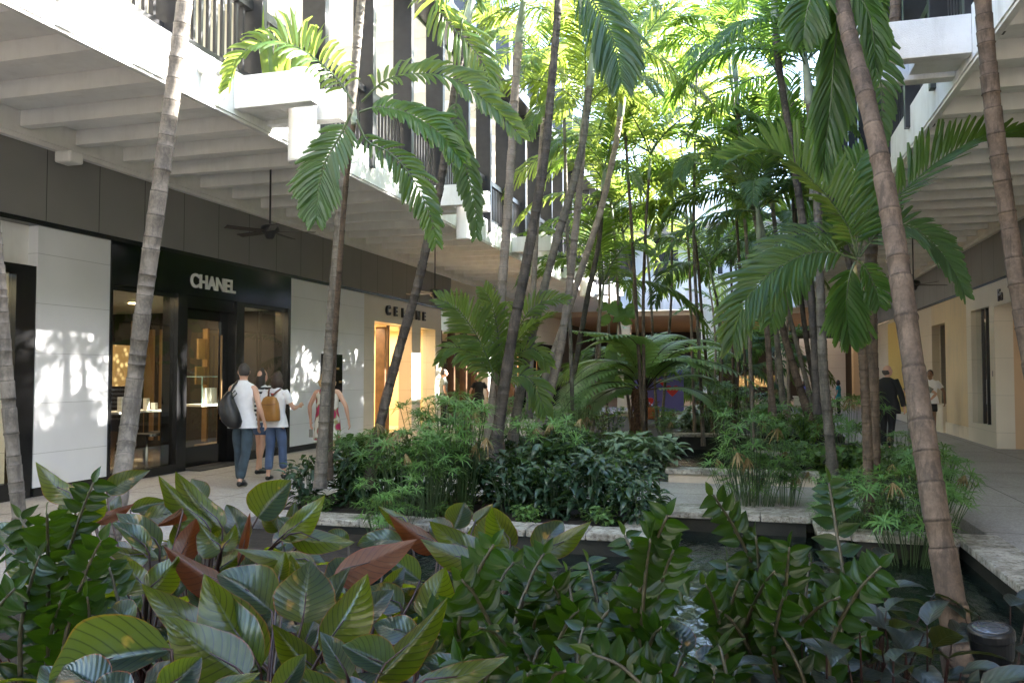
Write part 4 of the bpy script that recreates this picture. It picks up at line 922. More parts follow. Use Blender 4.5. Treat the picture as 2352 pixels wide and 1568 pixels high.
FF = [((1478, 890), (1455, 830), (1425, 790), (1390, 768), (1340, 762), (1285, 755), 18.0), ((1480, 890), (1475, 830), (1462, 790), (1430, 770), (1370, 775), (1320, 790), 17.2),
      ((1470, 895), (1440, 860), (1390, 850), (1340, 870), (1300, 905), (1280, 940), 17.0), ((1468, 898), (1440, 880), (1380, 880), (1325, 905), (1290, 950), (1265, 1000), 16.6),
      ((1485, 890), (1510, 850), (1550, 810), (1610, 795), (1670, 805), (1730, 850), 17.5), ((1485, 892), (1520, 850), (1570, 825), (1630, 830), (1700, 860), (1770, 905), 16.8),
      ((1485, 895), (1530, 870), (1590, 860), (1640, 880), (1690, 920), (1720, 960), 18.8), ((1475, 893), (1440, 840), (1390, 825), (1345, 835), (1310, 860), (1290, 880), 19.6),
      ((1480, 888), (1500, 830), (1540, 790), (1590, 780), (1640, 790), (1680, 810), 19.8),
      ((1480, 890), (1490, 840), (1480, 800), (1520, 770), (1560, 775), (1600, 790), 20.2),
      ((1482, 890), (1500, 850), (1540, 825), (1585, 825), (1625, 850), (1660, 890), 17.2), ((1472, 890), (1450, 850), (1410, 830), (1370, 835), (1330, 860), (1300, 900), 17.6), ((1478, 888), (1470, 840), (1450, 800), (1410, 780), (1370, 785), (1330, 810), 18.4),
      ((1484, 895), (1530, 890), (1575, 890), (1615, 905), (1650, 935), (1675, 970), 17.4), ((1470, 895), (1430, 890), (1395, 900), (1360, 925), (1330, 960), (1310, 1000), 17.4)]
for i, q in enumerate(FF):
    tt2 = q[-1]; n_ = len(q) - 1
    pts = [at(x, y, T18 + (tt2 - T18) * min(1, j / (n_ - 1) * 1.2)) for j, (x, y) in enumerate(q[:-1])]
    fern_frond(pts, .56, 28, seed=i).build("frond", ["fern_leaf", "petiole"], r)

# ------------------------------------------------------------------ broad leaves
def blade(m, B, y, z, L, W, bend=.25, fold=.25, wave=.03, mi=0, nv=12, nu=8, seed=0, roundness=.5):
    """leaf blade from base B along y with normal z"""
    rnd = random.Random(seed); y = y.normalized(); x = y.cross(z).normalized(); z = x.cross(y).normalized(); b = len(m.v); ph = rnd.uniform(0, 6)
    pos = B.copy(); ang = -bend * .35
    for j in range(nv + 1):
        v = j / nv; wv = (sin(pi * v ** .70) ** .92) * (1 - .30 * v) * 1.22 if 0 < v < 1 else (.03 if v == 0 else 0.0)
        if j: ang += bend / nv * 1.4; pos = pos + (y * cos(ang) - z * sin(ang)) * (L / nv)
        n2 = (z * cos(ang) + y * sin(ang))
        for i in range(nu + 1):
            u = i / nu * 2 - 1; w_ = W * .5 * wv * u * (1 + (.07 * mnoise.noise(Vector((v * 7, u * 1.3, seed * 3.7))) if abs(u) > .7 else 0)); h = abs(u) * W * .5 * wv * fold + wave * L * wv * sin(v * 9 + ph + (1.3 if u > 0 else 0)) * abs(u) ** 2
            m.v.append(tuple(pos + x * w_ * (1 - .18 * fold * abs(u)) + n2 * h))
    for j in range(nv):
        for i in range(nu):
            a = b + j * (nu + 1) + i; m.face((a, a + 1, a + nu + 2, a + nu + 1), [(i / nu, j / nv), ((i + 1) / nu, j / nv), ((i + 1) / nu, (j + 1) / nv), (i / nu, (j + 1) / nv)], mi)
    return m
def hand_leaf(root, base, bx, by, tx, ty, t, wid, side='u', mt="philo", dt=0., yaw_=0., bend=.35, fold=.28, seed=0, up=.35):
    """base and tip seen at (bx,by) and (tx,ty), distance t; side 'u' shows the underside, 't' the upper face"""
    B = at(bx, by, t); T_ = at(tx, ty, t + dt); y = T_ - B; L = y.length; y.normalize(); c = (_C - B).normalized()
    n_ = (c + Vector((0, 0, up)) + _R * yaw_).normalized(); n_ = (n_ - y * n_.dot(y)).normalized()
    if side == 'u': n_ = -n_
    m = MB(); q_ = random.Random(seed); blade(m, B, y, n_, L * 1.06, wid * L * 1.08, q_.uniform(.2, .8), q_.choice((.3, .45, .7, .9)), q_.uniform(.02, .04), nv=16, nu=10, seed=seed)
    mid = B.lerp(base, .5) + Vector((0, 0, .06)) ; m.tube(crm([base, mid, B, B + y * L * .5 - n_ * -.004], 10), [.011, .011, .010, .009, .008, .007, .006, .004, .003, .002], 6, mi=1)
    m.build("leaf", [mt, "petiole"], root, smooth=True)
HL = {  # plant: (foot x, y, t), [leaves]
 "a": ((600, 1900, 3.3), "big broad leaved plant with a folded yellow green leaf, low centre of the planting", [
    (597, 1534, 466, 1336, 3.25, .62, 'u', .5), (596, 1532, 480, 1350, 3.27, .45, 't', -.6), (738, 1500, 852, 1328, 3.3, .62, 'u', -.4), (694, 1430, 712, 1290, 3.5, .95, 't', 0), (625, 1405, 500, 1300, 3.8, .62, 't', .3),
    (508, 1468, 330, 1366, 3.5, .36, 'u', .2), (567, 1556, 386, 1434, 3.0, .62, 'u', .2), (530, 1358, 384, 1268, 4.0, .40, 'r', .2), (745, 1440, 790, 1300, 3.6, .55, 't', -.6), (640, 1330, 655, 1270, 4.2, .6, 'u', 0)]),
 "b": ((330, 1950, 2.7), "plant with huge slate green leaves spread flat at the bottom of the planting", [
    (394, 1492, 72, 1546, 2.7, .42, 't', 0), (372, 1600, 462, 1508, 2.6, .75, 't', .3), (240, 1600, 140, 1522, 2.55, .7, 't', -.2), (480, 1590, 592, 1548, 2.5, .4, 'u', .2), (300, 1620, 180, 1560, 2.4, .6, 't', 0)]),
 "c": ((470, 1500, 5.2), "tall plant with upright yellow green leaf undersides behind the ZZ stems", [
    (483, 1216, 366, 1108, 5.2, .42, 'u', .3), (511, 1212, 402, 1100, 5.3, .52, 'u', .3), (592, 1188, 664, 1104, 5.6, .85, 't', 0), (640, 1238, 758, 1146, 5.0, .42, 'u', -.3), (664, 1226, 814, 1258, 5.0, .36, 'u', 0),
    (509, 1264, 456, 1206, 4.8, .7, 'u', .4), (509, 1264, 548, 1208, 4.8, .55, 'u', -.4), (548, 1296, 578, 1172, 4.9, .16, 'r', 0), (412, 1292, 454, 1190, 4.8, .52, 'r', 0), (470, 1150, 440, 1095, 5.8, .6, 't', 0), (560, 1250, 520, 1150, 5.4, .5, 't', 0), (690, 1250, 640, 1180, 5.2, .6, 't', .3)]),
 "d": ((330, 1500, 4.6), "plant of drooping bluish leaves around the foot of the tall grey palm", [
    (367, 1258, 270, 1174, 4.6, .42, 't', .2), (343, 1272, 259, 1186, 4.5, .35, 't', .4), (300, 1172, 384, 1146, 5.4, .4, 't', 0), (330, 1195, 438, 1165, 5.2, .45, 't', 0), (245, 1130, 338, 1080, 5.6, .5, 't', 0), (338, 1362, 415, 1280, 4.0, .72, 'u', 0), (338, 1360, 285, 1285, 4.0, .6, 'u', .2),
    (343, 1282, 243, 1264, 4.5, .36, 'u', 0), (220, 1200, 310, 1160, 5.2, .3, 'r', 0), (400, 1200, 300, 1140, 5.5, .4, 't', 0), (420, 1175, 372, 1205, 5.0, .4, 'r', .3), (200, 1170, 150, 1110, 5.2, .5, 't', 0)]),
 "e": ((171, 1500, 4.8), "plant with one reaching wavy leaf against the white shop wall", [
    (171, 1152, 84, 1078, 4.8, .42, 'u', .5), (210, 1340, 265, 1400, 3.9, .8, 't', 0), (150, 1250, 60, 1200, 4.5, .5, 't', 0), (60, 1260, -20, 1200, 4.2, .5, 't', 0), (200, 1250, 150, 1190, 4.6, .5, 't', 0)]),
 "f": ((1000, 1600, 4.4), "plant with bronze and yellow green upright leaves at the middle of the pond edge", [
    (1043, 1214, 1066, 1154, 5.4, .95, 't', .1), (1172, 1258, 1128, 1168, 4.9, .78, 'u', 0), (1113, 1244, 1132, 1176, 5.1, .8, 'u', .2), (1123, 1288, 987, 1210, 4.6, .5, 'u', .2), (1008, 1258, 897, 1188, 4.9, .42, 'r', .2),
    (935, 1202, 872, 1168, 5.2, .45, 'u', 0), (1106, 1300, 972, 1248, 4.4, .42, 'u', .2), (1232, 1270, 1296, 1186, 4.7, .62, 't', .1), (1242, 1272, 1358, 1208, 4.6, .36, 'u', -.2), (1020, 1240, 1000, 1180, 5.3, .8, 't', 0), (1090, 1200, 1130, 1160, 5.5, .6, 'u', 0)]),
 "g": ((800, 1700, 3.8), "plant with long orange brown leaf sweeping over the pond", [
    (924, 1243, 800, 1238, 4.9, .36, 't', 0), (764, 1328, 952, 1248, 3.9, .40, 'r', -.3), (970, 1420, 1029, 1308, 3.7, .75, 'u', -.2), (965, 1334, 885, 1276, 4.3, .55, 't', 0), (925, 1400, 836, 1345, 3.9, .6, 't', 0), (724, 1296, 556, 1274, 4.5, .3, 'u', 0),
    (800, 1250, 740, 1215, 5.2, .5, 't', 0), (880, 1370, 930, 1300, 4.0, .5, 't', .3), (700, 1360, 665, 1280, 4.4, .6, 'u', .2), (880, 1310, 820, 1290, 4.5, .5, 't', 0)]),
 "h": ((900, 2000, 2.8), "plant with dark curling leaf running up beside the ZZ stems", [
    (864, 1560, 1028, 1384, 2.95, .36, 'u', -.3), (905, 1545, 788, 1478, 3.0, .62, 't', .2), (948, 1580, 1166, 1524, 2.6, .28, 'u', 0), (960, 1470, 850, 1420, 3.2, .5, 't', 0), (1080, 1560, 960, 1500, 2.9, .4, 't', .2)]),
 "i": ((780, 1800, 3.6), "mixed bluish plant in the shade between the two big yellow green leaves", [
    (820, 1430, 900, 1350, 3.7, .6, 't', -.3), (800, 1560, 740, 1450, 3.1, .5, 't', .3), (640, 1600, 700, 1500, 2.9, .6, 't', 0), (850, 1330, 790, 1280, 4.4, .6, 't', 0), (500, 1420, 430, 1340, 4.0, .5, 't', 0), (450, 1500, 400, 1440, 3.4, .6, 't', 0), (300, 1440, 250, 1380, 3.6, .7, 't', 0), (640, 1220, 600, 1160, 5.6, .5, 'u', 0)]),
}
sc_ = 0
for key, (fx, lb, leaves) in HL.items():
    f0 = at(*fx); f0.z = -.1; r = empty("broadleaf_plant", f0, lb, "plant", "red stemmed broad leaved plants")
    for (bx, by, tx, ty, t, wd, sd_, yw) in leaves:
        sc_ += 1
        if sc_ % 3 != 2 and sd_ != 'r':      # a smaller companion leaf springing from lower down
            q_ = random.Random(sc_ * 3); ex, ey = bx + q_.uniform(-90, 90), by + q_.uniform(30, 95); an_ = q_.uniform(-2.6, -.5); ll = q_.uniform(90, 150) * 3.6 / t
            hand_leaf(r, f0, ex, ey, ex + cos(an_) * ll, ey + sin(an_) * ll, t + q_.uniform(.1, .35), q_.uniform(.38, .55), q_.choice("uttt"), "philo", seed=sc_ + 500, dt=q_.uniform(-.1, .25))
        hand_leaf(r, f0, bx, by, tx, ty, t, wd, 'u' if sd_ in 'ur' else 't', "philo_red" if sd_ == 'r' else "philo", yaw_=yw, seed=sc_, dt=.08)

def rosette(name, label, cat, group, loc, n, L, W, mt, h=.35, seed=0, el=(20, 80), fold=.25, bend=.8, pet=.4, up=.0, petm="petiole_green"):
    rnd = random.Random(seed); m = MB(); st = MB()
    for k in range(n):
        a = k * 2.4 + rnd.uniform(-.3, .3); e = radians(rnd.uniform(*el)); rad_ = rnd.uniform(0, .12)
        foot = Vector((cos(a) * rad_, sin(a) * rad_, 0)); d = Vector((cos(a) * cos(e), sin(a) * cos(e), sin(e))); pl = h * rnd.uniform(.6, 1.25)
        B = foot + d * pl + Vector((0, 0, pl * .25)); y = Vector((cos(a + rnd.uniform(-.4, .4)), sin(a), rnd.uniform(.0, .9) + up)).normalized(); y.normalize()
        z = (Vector((0, 0, 1)) - y * y.z + perp(y) * rnd.uniform(-.5, .5)).normalized(); z = (z - y * z.dot(y)).normalized()
        l = L * rnd.uniform(.75, 1.15); blade(m, B, y, z, l, W * l / L * rnd.uniform(.85, 1.15), bend * rnd.uniform(.6, 1.3), fold, .02, nv=6, nu=4, seed=seed * 100 + k)
        st.tube([foot, foot.lerp(B, .5) + Vector((0, 0, .02)), B], [.006, .005, .003], 4, cap=False)
    r = empty(name, (0, 0, 0), label, cat, group)
    m.build("foliage", mt, r, smooth=True); st.build("leafstalks", petm, r); r.location = loc; return r
def bush(h, n, L, W, mt, seed, spread=.5, leaf_el=(-.5, .9)):
    """dense dome of leaves on a few stems, local coordinates"""
    rnd = random.Random(seed); m = MB(); st = MB(); ns = 9
    stems = []
    for s_ in range(ns):
        a = s_ * 2.4; rr_ = rnd.uniform(.1, 1) * spread; top = Vector((cos(a) * rr_, sin(a) * rr_, h * rnd.uniform(.75, 1.0) * (1 - .25 * rr_ / spread)))
        foot = Vector((cos(a) * rr_ * .4, sin(a) * rr_ * .4, 0)); stems.append((foot, top)); st.tube([foot, foot.lerp(top, .5) + Vector((0, 0, .05)), top], [.012, .01, .006], 5, cap=False)
    for k in range(n):
        foot, top = stems[k % ns]; f_ = 1 - rnd.random() ** 1.6 * .95; p = foot.lerp(top, f_) + Vector((rnd.uniform(-.12, .12), rnd.uniform(-.12, .12), rnd.uniform(-.05, .05)))
        a = math.atan2(p.y, p.x) + rnd.uniform(-1.1, 1.1); up_ = rnd.uniform(*leaf_el) * (.5 + .6 * f_) ; y = Vector((cos(a), sin(a), up_)).normalized()
        z = Vector((0, 0, 1)) + Vector((rnd.uniform(-.4, .4), rnd.uniform(-.4, .4), 0)); z = (z - y * z.dot(y)).normalized(); l = L * rnd.uniform(.7, 1.2)
        blade(m, p, y, z, l, W * l / L, rnd.uniform(.3, 1.1), .3, .02, nv=5, nu=4, seed=k)
    return m, st
BUSH = {}
def bush_lib(key, mt, *a, **k):
    for s_ in range(3):
        m, st = bush(*a, seed=s_ * 7 + len(BUSH), **k); r = empty("shrub", (0, 0, 0), "x", "shrub"); m.build("foliage", mt, r, smooth=True); st.build("stem_group", "stalk", r); BUSH.setdefault(key, []).append([r, False])
def put(key, i, loc, rz, s_, label, group, name="shrub", cat="shrub"):
    src = BUSH[key][i % len(BUSH[key])]
    if not src[1]: o = src[0]; src[1] = True
    else: o = copy_tree(src[0])
    o.name = name; o.location = loc; o.rotation_euler = (0, 0, rz); o.scale = (s_,) * 3; tag(o, label, cat, group); return o
for s_ in range(3):
    for key, mt, h_, n_, L_, W_, sp_, le in (("lily", "lily", .95, 230, .24, .088, .40, (-.7, .8)), ("aglao", "aglao", .55, 170, .26, .095, .42, (-.5, .8)), ("pothos", "pothos", .35, 150, .12, .085, .45, (-.5, .6)), ("small", "frond_deep", .9, 330, .14, .05, .45, (-.5, .9))):
        m, st = bush(h_, n_, L_, W_, mt, s_ * 7 + 1, sp_, le); r = empty("shrub", (0, 0, 0), "x", "shrub"); m.build("foliage", mt, r, smooth=True); st.build("stem_group", "stalk", r); BUSH.setdefault(key, []).append([r, False])
# sedge clumps: radiating umbels on thin stalks
def sedge(h, n, spread, seed, mt="sedge", ul=.21, dry=.045, nl=17):
    rnd = random.Random(seed); m = MB(); st = MB()
    for k in range(n):
        a = rnd.uniform(0, 6.28); rr_ = spread * sqrt(rnd.random()); hh = h * rnd.uniform(.5, 1.05)
        f0 = Vector((cos(a) * rr_ * .35, sin(a) * rr_ * .35, 0)); tp = Vector((cos(a) * rr_, sin(a) * rr_, hh)); mid = f0.lerp(tp, .5) + Vector((0, 0, .05))
        st.tube([f0, mid, tp], [.0045, .004, .003], 4, cap=False); isdry = rnd.random() < dry; ax = (tp - mid).normalized()
        for j in range(nl):
            b_ = j / nl * 6.28 + rnd.uniform(-.2, .2); e = rnd.uniform(-.1, .6) - (1.1 if isdry else 0); s1 = perp(ax); s2 = ax.cross(s1)
            d = (s1 * cos(b_) + s2 * sin(b_)) * cos(e) + ax * sin(e); l = ul * rnd.uniform(.6, 1.15); wdt = .0085; wv = perp(d, ax) * wdt
            p1 = tp + d * l * .5; p2 = p1 + (d + Vector((0, 0, -.55))).normalized() * l * .5; b0 = len(m.v); m.v += [tuple(tp - wv * .6), tuple(tp + wv * .6), tuple(p1 + wv), tuple(p1 - wv), tuple(p2)]
            m.face((b0, b0 + 1, b0 + 2, b0 + 3), mi=1 if isdry else 0); m.face((b0 + 3, b0 + 2, b0 + 4), mi=1 if isdry else 0)
    return m, st
for s_ in range(4):
    m, st = sedge([1.1, 1.0, 1.2, .85][s_], 46, [.45, .5, .4, .5][s_], s_ + 3); r = empty("sedge_clump", (0, 0, 0), "x", "sedge"); m.build("umbel_tops", ["sedge", "sedge_dry"], r); st.build("stalk_bundle", "stalk", r); BUSH.setdefault("sedge", []).append([r, False])
def PZ(x, y, z=0.): return atZ(x, y, z)
G1 = "dark glossy shrubs along the near coping"
rnd = random.Random(9)
ORD = ["first", "second", "third", "fourth", "fifth", "sixth", "seventh", "eighth", "ninth", "tenth", "eleventh", "twelfth"]
for i in range(9):
    x = -5.15 + i * .50
    if -4.3 < x < -3.0: continue
    put("lily", i, (x, 9.05 + rnd.uniform(-.15, .2), .0), rnd.uniform(0, 6), rnd.uniform(.66, .86), f"dark glossy shrub, {ORD[i]} from the west walkway along the near coping", G1)
for i in range(8):
    x = -5.0 + i * .50; put("lily", i + 1, (x, 9.85 + rnd.uniform(-.1, .2), .0), rnd.uniform(0, 6), rnd.uniform(.74, .98), f"dark glossy shrub in the back row, {ORD[i]} from the west walkway", "dark glossy shrubs of the back row")
for i, (x, y, t, s_) in enumerate([(1000, 1010, 9.9, 1.12), (925, 1040, 9.4, .95), (1060, 1000, 9.6, 1.0), (850, 1000, 10.2, .95), (985, 1030, 9.2, .8), (1260, 1050, 10.6, .95)]):
    p = at(x, y, t); p.z = 0; put("sedge", i, p, i, s_ * 1.05, ["pale green sedge clump rising tallest among the dark shrubs", "sedge clump over the coping in front of the dark shrubs", "tall sedge clump beside the low bushy palm", "wispy sedge clump before the CELINE doorway", "sedge clump with drooping dry heads among the dark shrubs", "short sedge clump near the tree fern end of the dark shrubs"][i], "umbrella sedges among the dark shrubs", "sedge_clump", "sedge")
# second bed, beyond the footbridge
for i, (x, y, t, k, s_, lb) in enumerate([
    (1500, 1090, 12.9, "aglao", 1.2, "silver green shrub at the footbridge corner"), (1440, 1060, 13.6, "aglao", 1.1, "silver green shrub behind the footbridge, next to the dark bushes"), (1380, 1040, 13.2, "pothos", 1.6, "bright oval leaved shrub left of the silver green ones"),
    (1330, 1040, 13.5, "lily", .8, "dark shrub beyond the footbridge under the bowed palm"), (1260, 1040, 13.5, "lily", .8, "dark shrub beyond the footbridge between palm trunks"), (1190, 1040, 13.5, "lily", .8, "dark shrub beyond the footbridge at the stout dark trunk"),
    (1330, 1000, 16, "sedge", .9, "hazy sedge clump left of the tree fern trunk"), (1250, 1000, 15.5, "sedge", 1.0, "sedge clump at the foot of the crossing trunks"), (1170, 990, 14.6, "sedge", 1.0, "sedge clump under the low bushy palm"), (1100, 1000, 13.8, "sedge", 1.1, "sedge clump in front of the Celine narrow window"),
    (1600, 1000, 22.5, "aglao", 1.3, "far silver green shrub right of the terracotta pot"), (1560, 985, 24, "pothos", 1.4, "low light green cover before the purple board"), (1670, 1010, 17.5, "sedge", 1.2, "sedge clump on the far pond edge"), (1730, 1000, 18.5, "sedge", 1.2, "tawny sedge clump behind the footbridge pond"),
    (1640, 990, 20, "sedge", 1.1, "faint sedge clump beside the long stone coping"), (1790, 1000, 16, "sedge", 1.1, "sedge clump under the slim palm cluster"), (1850, 1030, 14.8, "small", 1.0, "small leaved dark bush at the foot of the slim palm cluster"), (1820, 1010, 16.2, "small", 1.0, "small leaved dark bush behind the cluster stems"),
    (1900, 1100, 12.9, "pothos", 1.5, "heart leaved creeper at the foot of the ringed palm"), (1960, 1110, 12.8, "pothos", 1.5, "heart leaved creeper behind the pond palm"), (2030, 1110, 12.9, "pothos", 1.4, "heart leaved creeper next to the east walkway"), (1950, 1060, 13.6, "sedge", 1.2, "sedge clump behind the pond palm stems"),
    (2095, 1100, 12.0, "sedge", .6, "sedge clump by the thick trunk and east walkway"), (1700, 960, 27, "small", 1.3, "far dark bush beneath the arching frond"), (1780, 950, 27, "lily", 1.2, "far dark shrub in front of the diners"),
    (1640, 950, 28.5, "small", 1.1, "far bush between the tree fern and the palm cluster"), (1400, 985, 21, "small", 1.0, "dim bush behind the tree fern fronds"), (1340, 970, 22, "small", 1.1, "dim bush at the foot of the far pale trunks"), (1270, 975, 20, "aglao", 1.3, "dim variegated bush behind the crossing trunks"),
    (1420, 1010, 17.0, "pothos", 1.3, "creeper at the foot of the tree fern"), (1530, 1010, 17.2, "sedge", .7, "short sedges right of the tree fern foot"), (1870, 960, 22, "small", 1.3, "far leafy bush near the east walkway")]):
    p = at(x, y, t); p.z = .03; p.x = min(p.x, 2.15); put(k, i, p, i * 1.3, s_, lb, "bed plants beyond the footbridge", "sedge_clump" if k == "sedge" else "shrub", "sedge" if k == "sedge" else "shrub")
# pond sedges
bp = PZ(1733, 1214, -.28)
r = empty("pond_basket", bp, "black plastic planting tray standing in the pond with sedges", "plant pot")
MB().lathe(bp.x, bp.y, [(.12, -.5), (.16, -.36), (.175, -.27), (.18, -.255), (.165, -.255), (.16, -.28)], 24).build("tray", "plastic_black", r, smooth=True)
MB().lathe(bp.x, bp.y, [(.158, -.285), (.05, -.27)], 16).build("gravel", "coping", r)
put("sedge", 2, (bp.x, bp.y, -.27), .3, 1.12, "dense sedge clump growing out of the black pond tray", "umbrella sedges in the near pond", "sedge_clump", "sedge")
for i, (x, y, s_, lb) in enumerate([(1700, 1200, 1.0, "sedge clump standing in the water left of the pond tray"), (1800, 1215, .95, "sedge clump with bare stalks right of the pond tray"), (2090, 1320, 1.15, "bushy sedge clump in the pond corner against the thick trunk"), (2140, 1280, 1.1, "sedge clump between the thick trunk and the east coping"),
    (2050, 1240, 1.0, "sedge clump in front of the pond palm"), (1930, 1290, .8, "thin sedge clump by the small stone step"), (2150, 1180, .9, "sedge clump on the coping by the east walkway"), (890, 1290, .8, "thin sedge clump at the pond's west end")]):
    p = PZ(x, y, -.3) if y > 1185 else PZ(x, y, 0); put("sedge", i + 1, p, i * 2.1, s_ * .9, lb, "umbrella sedges in the near pond", "sedge_clump", "sedge")
put("pothos", 1, (1.45, 9.65, .02), 1, .75, "creeper leaves around the pond palm foot", "bed plants by the pond palm"); put("pothos", 2, (1.15, 9.4, .02), 3, .6, "pale creeper leaves on the small stone planter", "bed plants by the pond palm")

for i in range(5): put('pothos', i, (-4.9 + i * .85, 8.82, .0), i * 2, .55, f"pale ground creeper at the coping edge, {ORD[i]} from the west walkway", 'creepers at the coping edge')
# ZZ plants: arching stems with paired glossy leaflets
def zz_stem(m, base, tip, seed, L=.100, W=.056, bare=.22, gap=.040, bow=.13):
    rnd = random.Random(seed); d = tip - base; n_ = int(d.length * (1 - bare) / gap); mid = base.lerp(tip, .5) + Vector((rnd.uniform(-bow, bow), rnd.uniform(-bow, bow), bow)); R = crm([base, base.lerp(mid, .55), mid, mid.lerp(tip, .55) + Vector((0, 0, bow * .3)), tip], 20)
    m.tube(R, [.0115 * (1 - .75 * i / 19) + .002 for i in range(20)], 6, mi=1)
    ref = (_C - tip).normalized() + Vector((rnd.uniform(-.8, .8), rnd.uniform(-.6, .3), rnd.uniform(0, .9)))
    for k in range(n_):
        f_ = bare + (1 - bare) * (k + .5) / n_; i = min(18, int(f_ * 19)); p = R[i].lerp(R[i + 1], f_ * 19 - i); T = (R[i + 1] - R[i]).normalized(); s_ = 1 if k % 2 else -1
        S = perp(T, ref) * s_; N_ = S.cross(T); N_ = N_ if N_.dot(ref) > 0 else -N_; q = (f_ - bare) / (1 - bare)
        l = L * (1.1 - .35 * abs(q - .45)) * rnd.uniform(.85, 1.12); el_ = radians(44 - 30 * q + rnd.uniform(-10, 10)); y = (S * cos(el_) + T * sin(el_) + N_ * rnd.uniform(-.25, .15)).normalized(); z = (N_ + T * .25 - S * .3 + Vector((rnd.uniform(-.3, .3), rnd.uniform(-.3, .3), 0))); z = (z - y * z.dot(y)).normalized()
        blade(m, p, y, z, l, W * l / L * 1.05, rnd.uniform(-.1, .4), .3, .0, nv=6, nu=4, seed=seed + k)
    blade(m, tip, (R[-1] - R[-2]).normalized(), perp(R[-1] - R[-2]), L * .8, W * .7, .2, .2, 0, nv=5, nu=4)
ZZ = {
 "z1": ("ZZ plant with tall upright glossy stems at the west edge of the planting", 3.4, (60, 1720), [(46, 1188), (108, 1180), (10, 1250), (92, 1275), (35, 1350), (-10, 1400), (80, 1420)]),
 "z2": ("ZZ plant whose long stem tip reaches up to the white wall foot", 3.5, (150, 1720), [(214, 1108), (232, 1240), (180, 1280), (150, 1200), (250, 1300), (200, 1370), (225, 1430), (140, 1380), (170, 1450)]),
 "z3": ("ZZ plant in front of the bronze leaves at mid planting", 3.3, (1130, 1720), [(1134, 1250), (1000, 1408), (1060, 1330), (1180, 1290), (1220, 1330), (1250, 1270), (1120, 1370), (1040, 1470)]),
 "z4": ("ZZ plant with fanned stems below the coping", 3.2, (1290, 1720), [(1302, 1318), (1270, 1345), (1350, 1290), (1380, 1330), (1330, 1400), (1230, 1420), (1400, 1400), (1180, 1450)]),
 "z5": ("ZZ plant with very tall stems in front of the pond water", 3.3, (1480, 1740), [(1533, 1182), (1494, 1236), (1435, 1228), (1547, 1262), (1460, 1330), (1575, 1330), (1520, 1440), (1410, 1450)]),
 "z6": ("ZZ plant leaning over the water, its tallest stem left of the pond tray", 3.6, (1740, 1700), [(1638, 1136), (1736, 1230), (1670, 1290), (1700, 1330), (1620, 1340), (1780, 1310), (1650, 1400)]),
 "z7": ("ZZ plant with one dark stem pointing at the pond palm", 3.4, (1850, 1740), [(1904, 1108), (1813, 1256), (1860, 1290), (2023, 1300), (1930, 1370), (1800, 1370), (1760, 1420), (1990, 1460)]),
 "z8": ("low ZZ plant with yellowing leaflets at the bottom of the planting", 2.9, (1600, 1800), [(1571, 1500), (1650, 1480), (1700, 1540), (1520, 1540), (1450, 1520), (1360, 1500), (1640, 1560)]),
 "z9": ("low ZZ plant under the dark curling leaf", 2.9, (1200, 1800), [(1100, 1440), (1160, 1500), (1250, 1480), (1060, 1520), (1300, 1540), (1210, 1550), (1340, 1440)]),
}
for i, (k, (lb, t, foot, tips)) in enumerate(ZZ.items()):
    f0 = at(foot[0], foot[1], t); f0.z = max(-.1, f0.z - .1); r = empty("zz_plant", f0, lb, "plant", "glossy ZZ plants")
    for j, (x, y) in enumerate(tips):
        rr_ = random.Random(i * 50 + j); tp = at(x, y, t + rr_.uniform(-.35, .35)); m = MB(); fo = f0 + Vector((rr_.uniform(-.1, .1), rr_.uniform(-.1, .1), 0)); zz_stem(m, fo, tp, i * 100 + j); m.build("stem", ["zz", "stem_zz"], r, smooth=True)
# small dark leaved plants at the lower east corner and filler low plants
for i, (x, y, t, lb) in enumerate([(1960, 1420, 3.9, "small purplish leaved plant before the ZZ stem pointing at the pond palm"), (2050, 1430, 3.7, "slate leaved plant left of the thick trunk foot"), (1900, 1520, 3.2, "dull leaved plant at the bottom edge below the bent ZZ stem"), (2030, 1540, 3.1, "dark leaved plant at the foot of the thick trunk"),
    (2120, 1500, 3.4, "dark plant hugging the thick trunk"), (2300, 1400, 4.0, "round leaved plant between spotlight and east coping"), (1980, 1320, 4.6, "plant with grey leaves at the pond's near edge"), (1880, 1440, 3.9, "grey leaved plant among the ZZ stems"),
    (1800, 1500, 3.6, "dull green plant among the ZZ stems near the bottom")]):
    p = at(x, y, t); h_ = max(.25, p.z + .12) * .75; rosette("broadleaf_plant", lb, "plant", "small slate leaved plants", (p.x, p.y, -.12), 16, .24, .105, "philo_small", h_, seed=200 + i, el=(45, 88), petm="petiole")
for i, (x, y, t) in enumerate([(560, 1330, 4.6), (420, 1400, 4.2), (300, 1330, 4.6), (700, 1320, 4.6), (860, 1420, 3.9), (1010, 1330, 4.5), (1150, 1340, 4.3), (120, 1330, 4.2), (620, 1240, 5.6), (450, 1200, 6.0), (800, 1300, 4.9), (1350, 1320, 4.4), (250, 1500, 3.3), (950, 1540, 3.1), (1500, 1400, 3.9), (1650, 1450, 3.7)]):
    p = at(x, y, t); h_ = max(.2, p.z + .05) * .62
    rosette("broadleaf_plant", f"{['shaded','low','hidden','dim'][i % 4]} broad leaved plant under " + ["the red leaf spear", "the brown edged leaf", "the palm foot leaves", "the orange leaf", "the dark curl", "the bronze leaf", "the fanned ZZ stems", "the west ZZ stems", "the round blue leaf", "the upright pair of leaves", "the long brown leaf", "the leaf pointing at the pond", "the huge flat leaf", "the lowest curling leaf", "the tallest ZZ stems", "the stems left of the pond tray"][i], "plant", "red stemmed broad leaved plants", (p.x, p.y, -.12), 13, .34, .17, "philo", h_, seed=300 + i, el=(40, 85), petm="petiole")

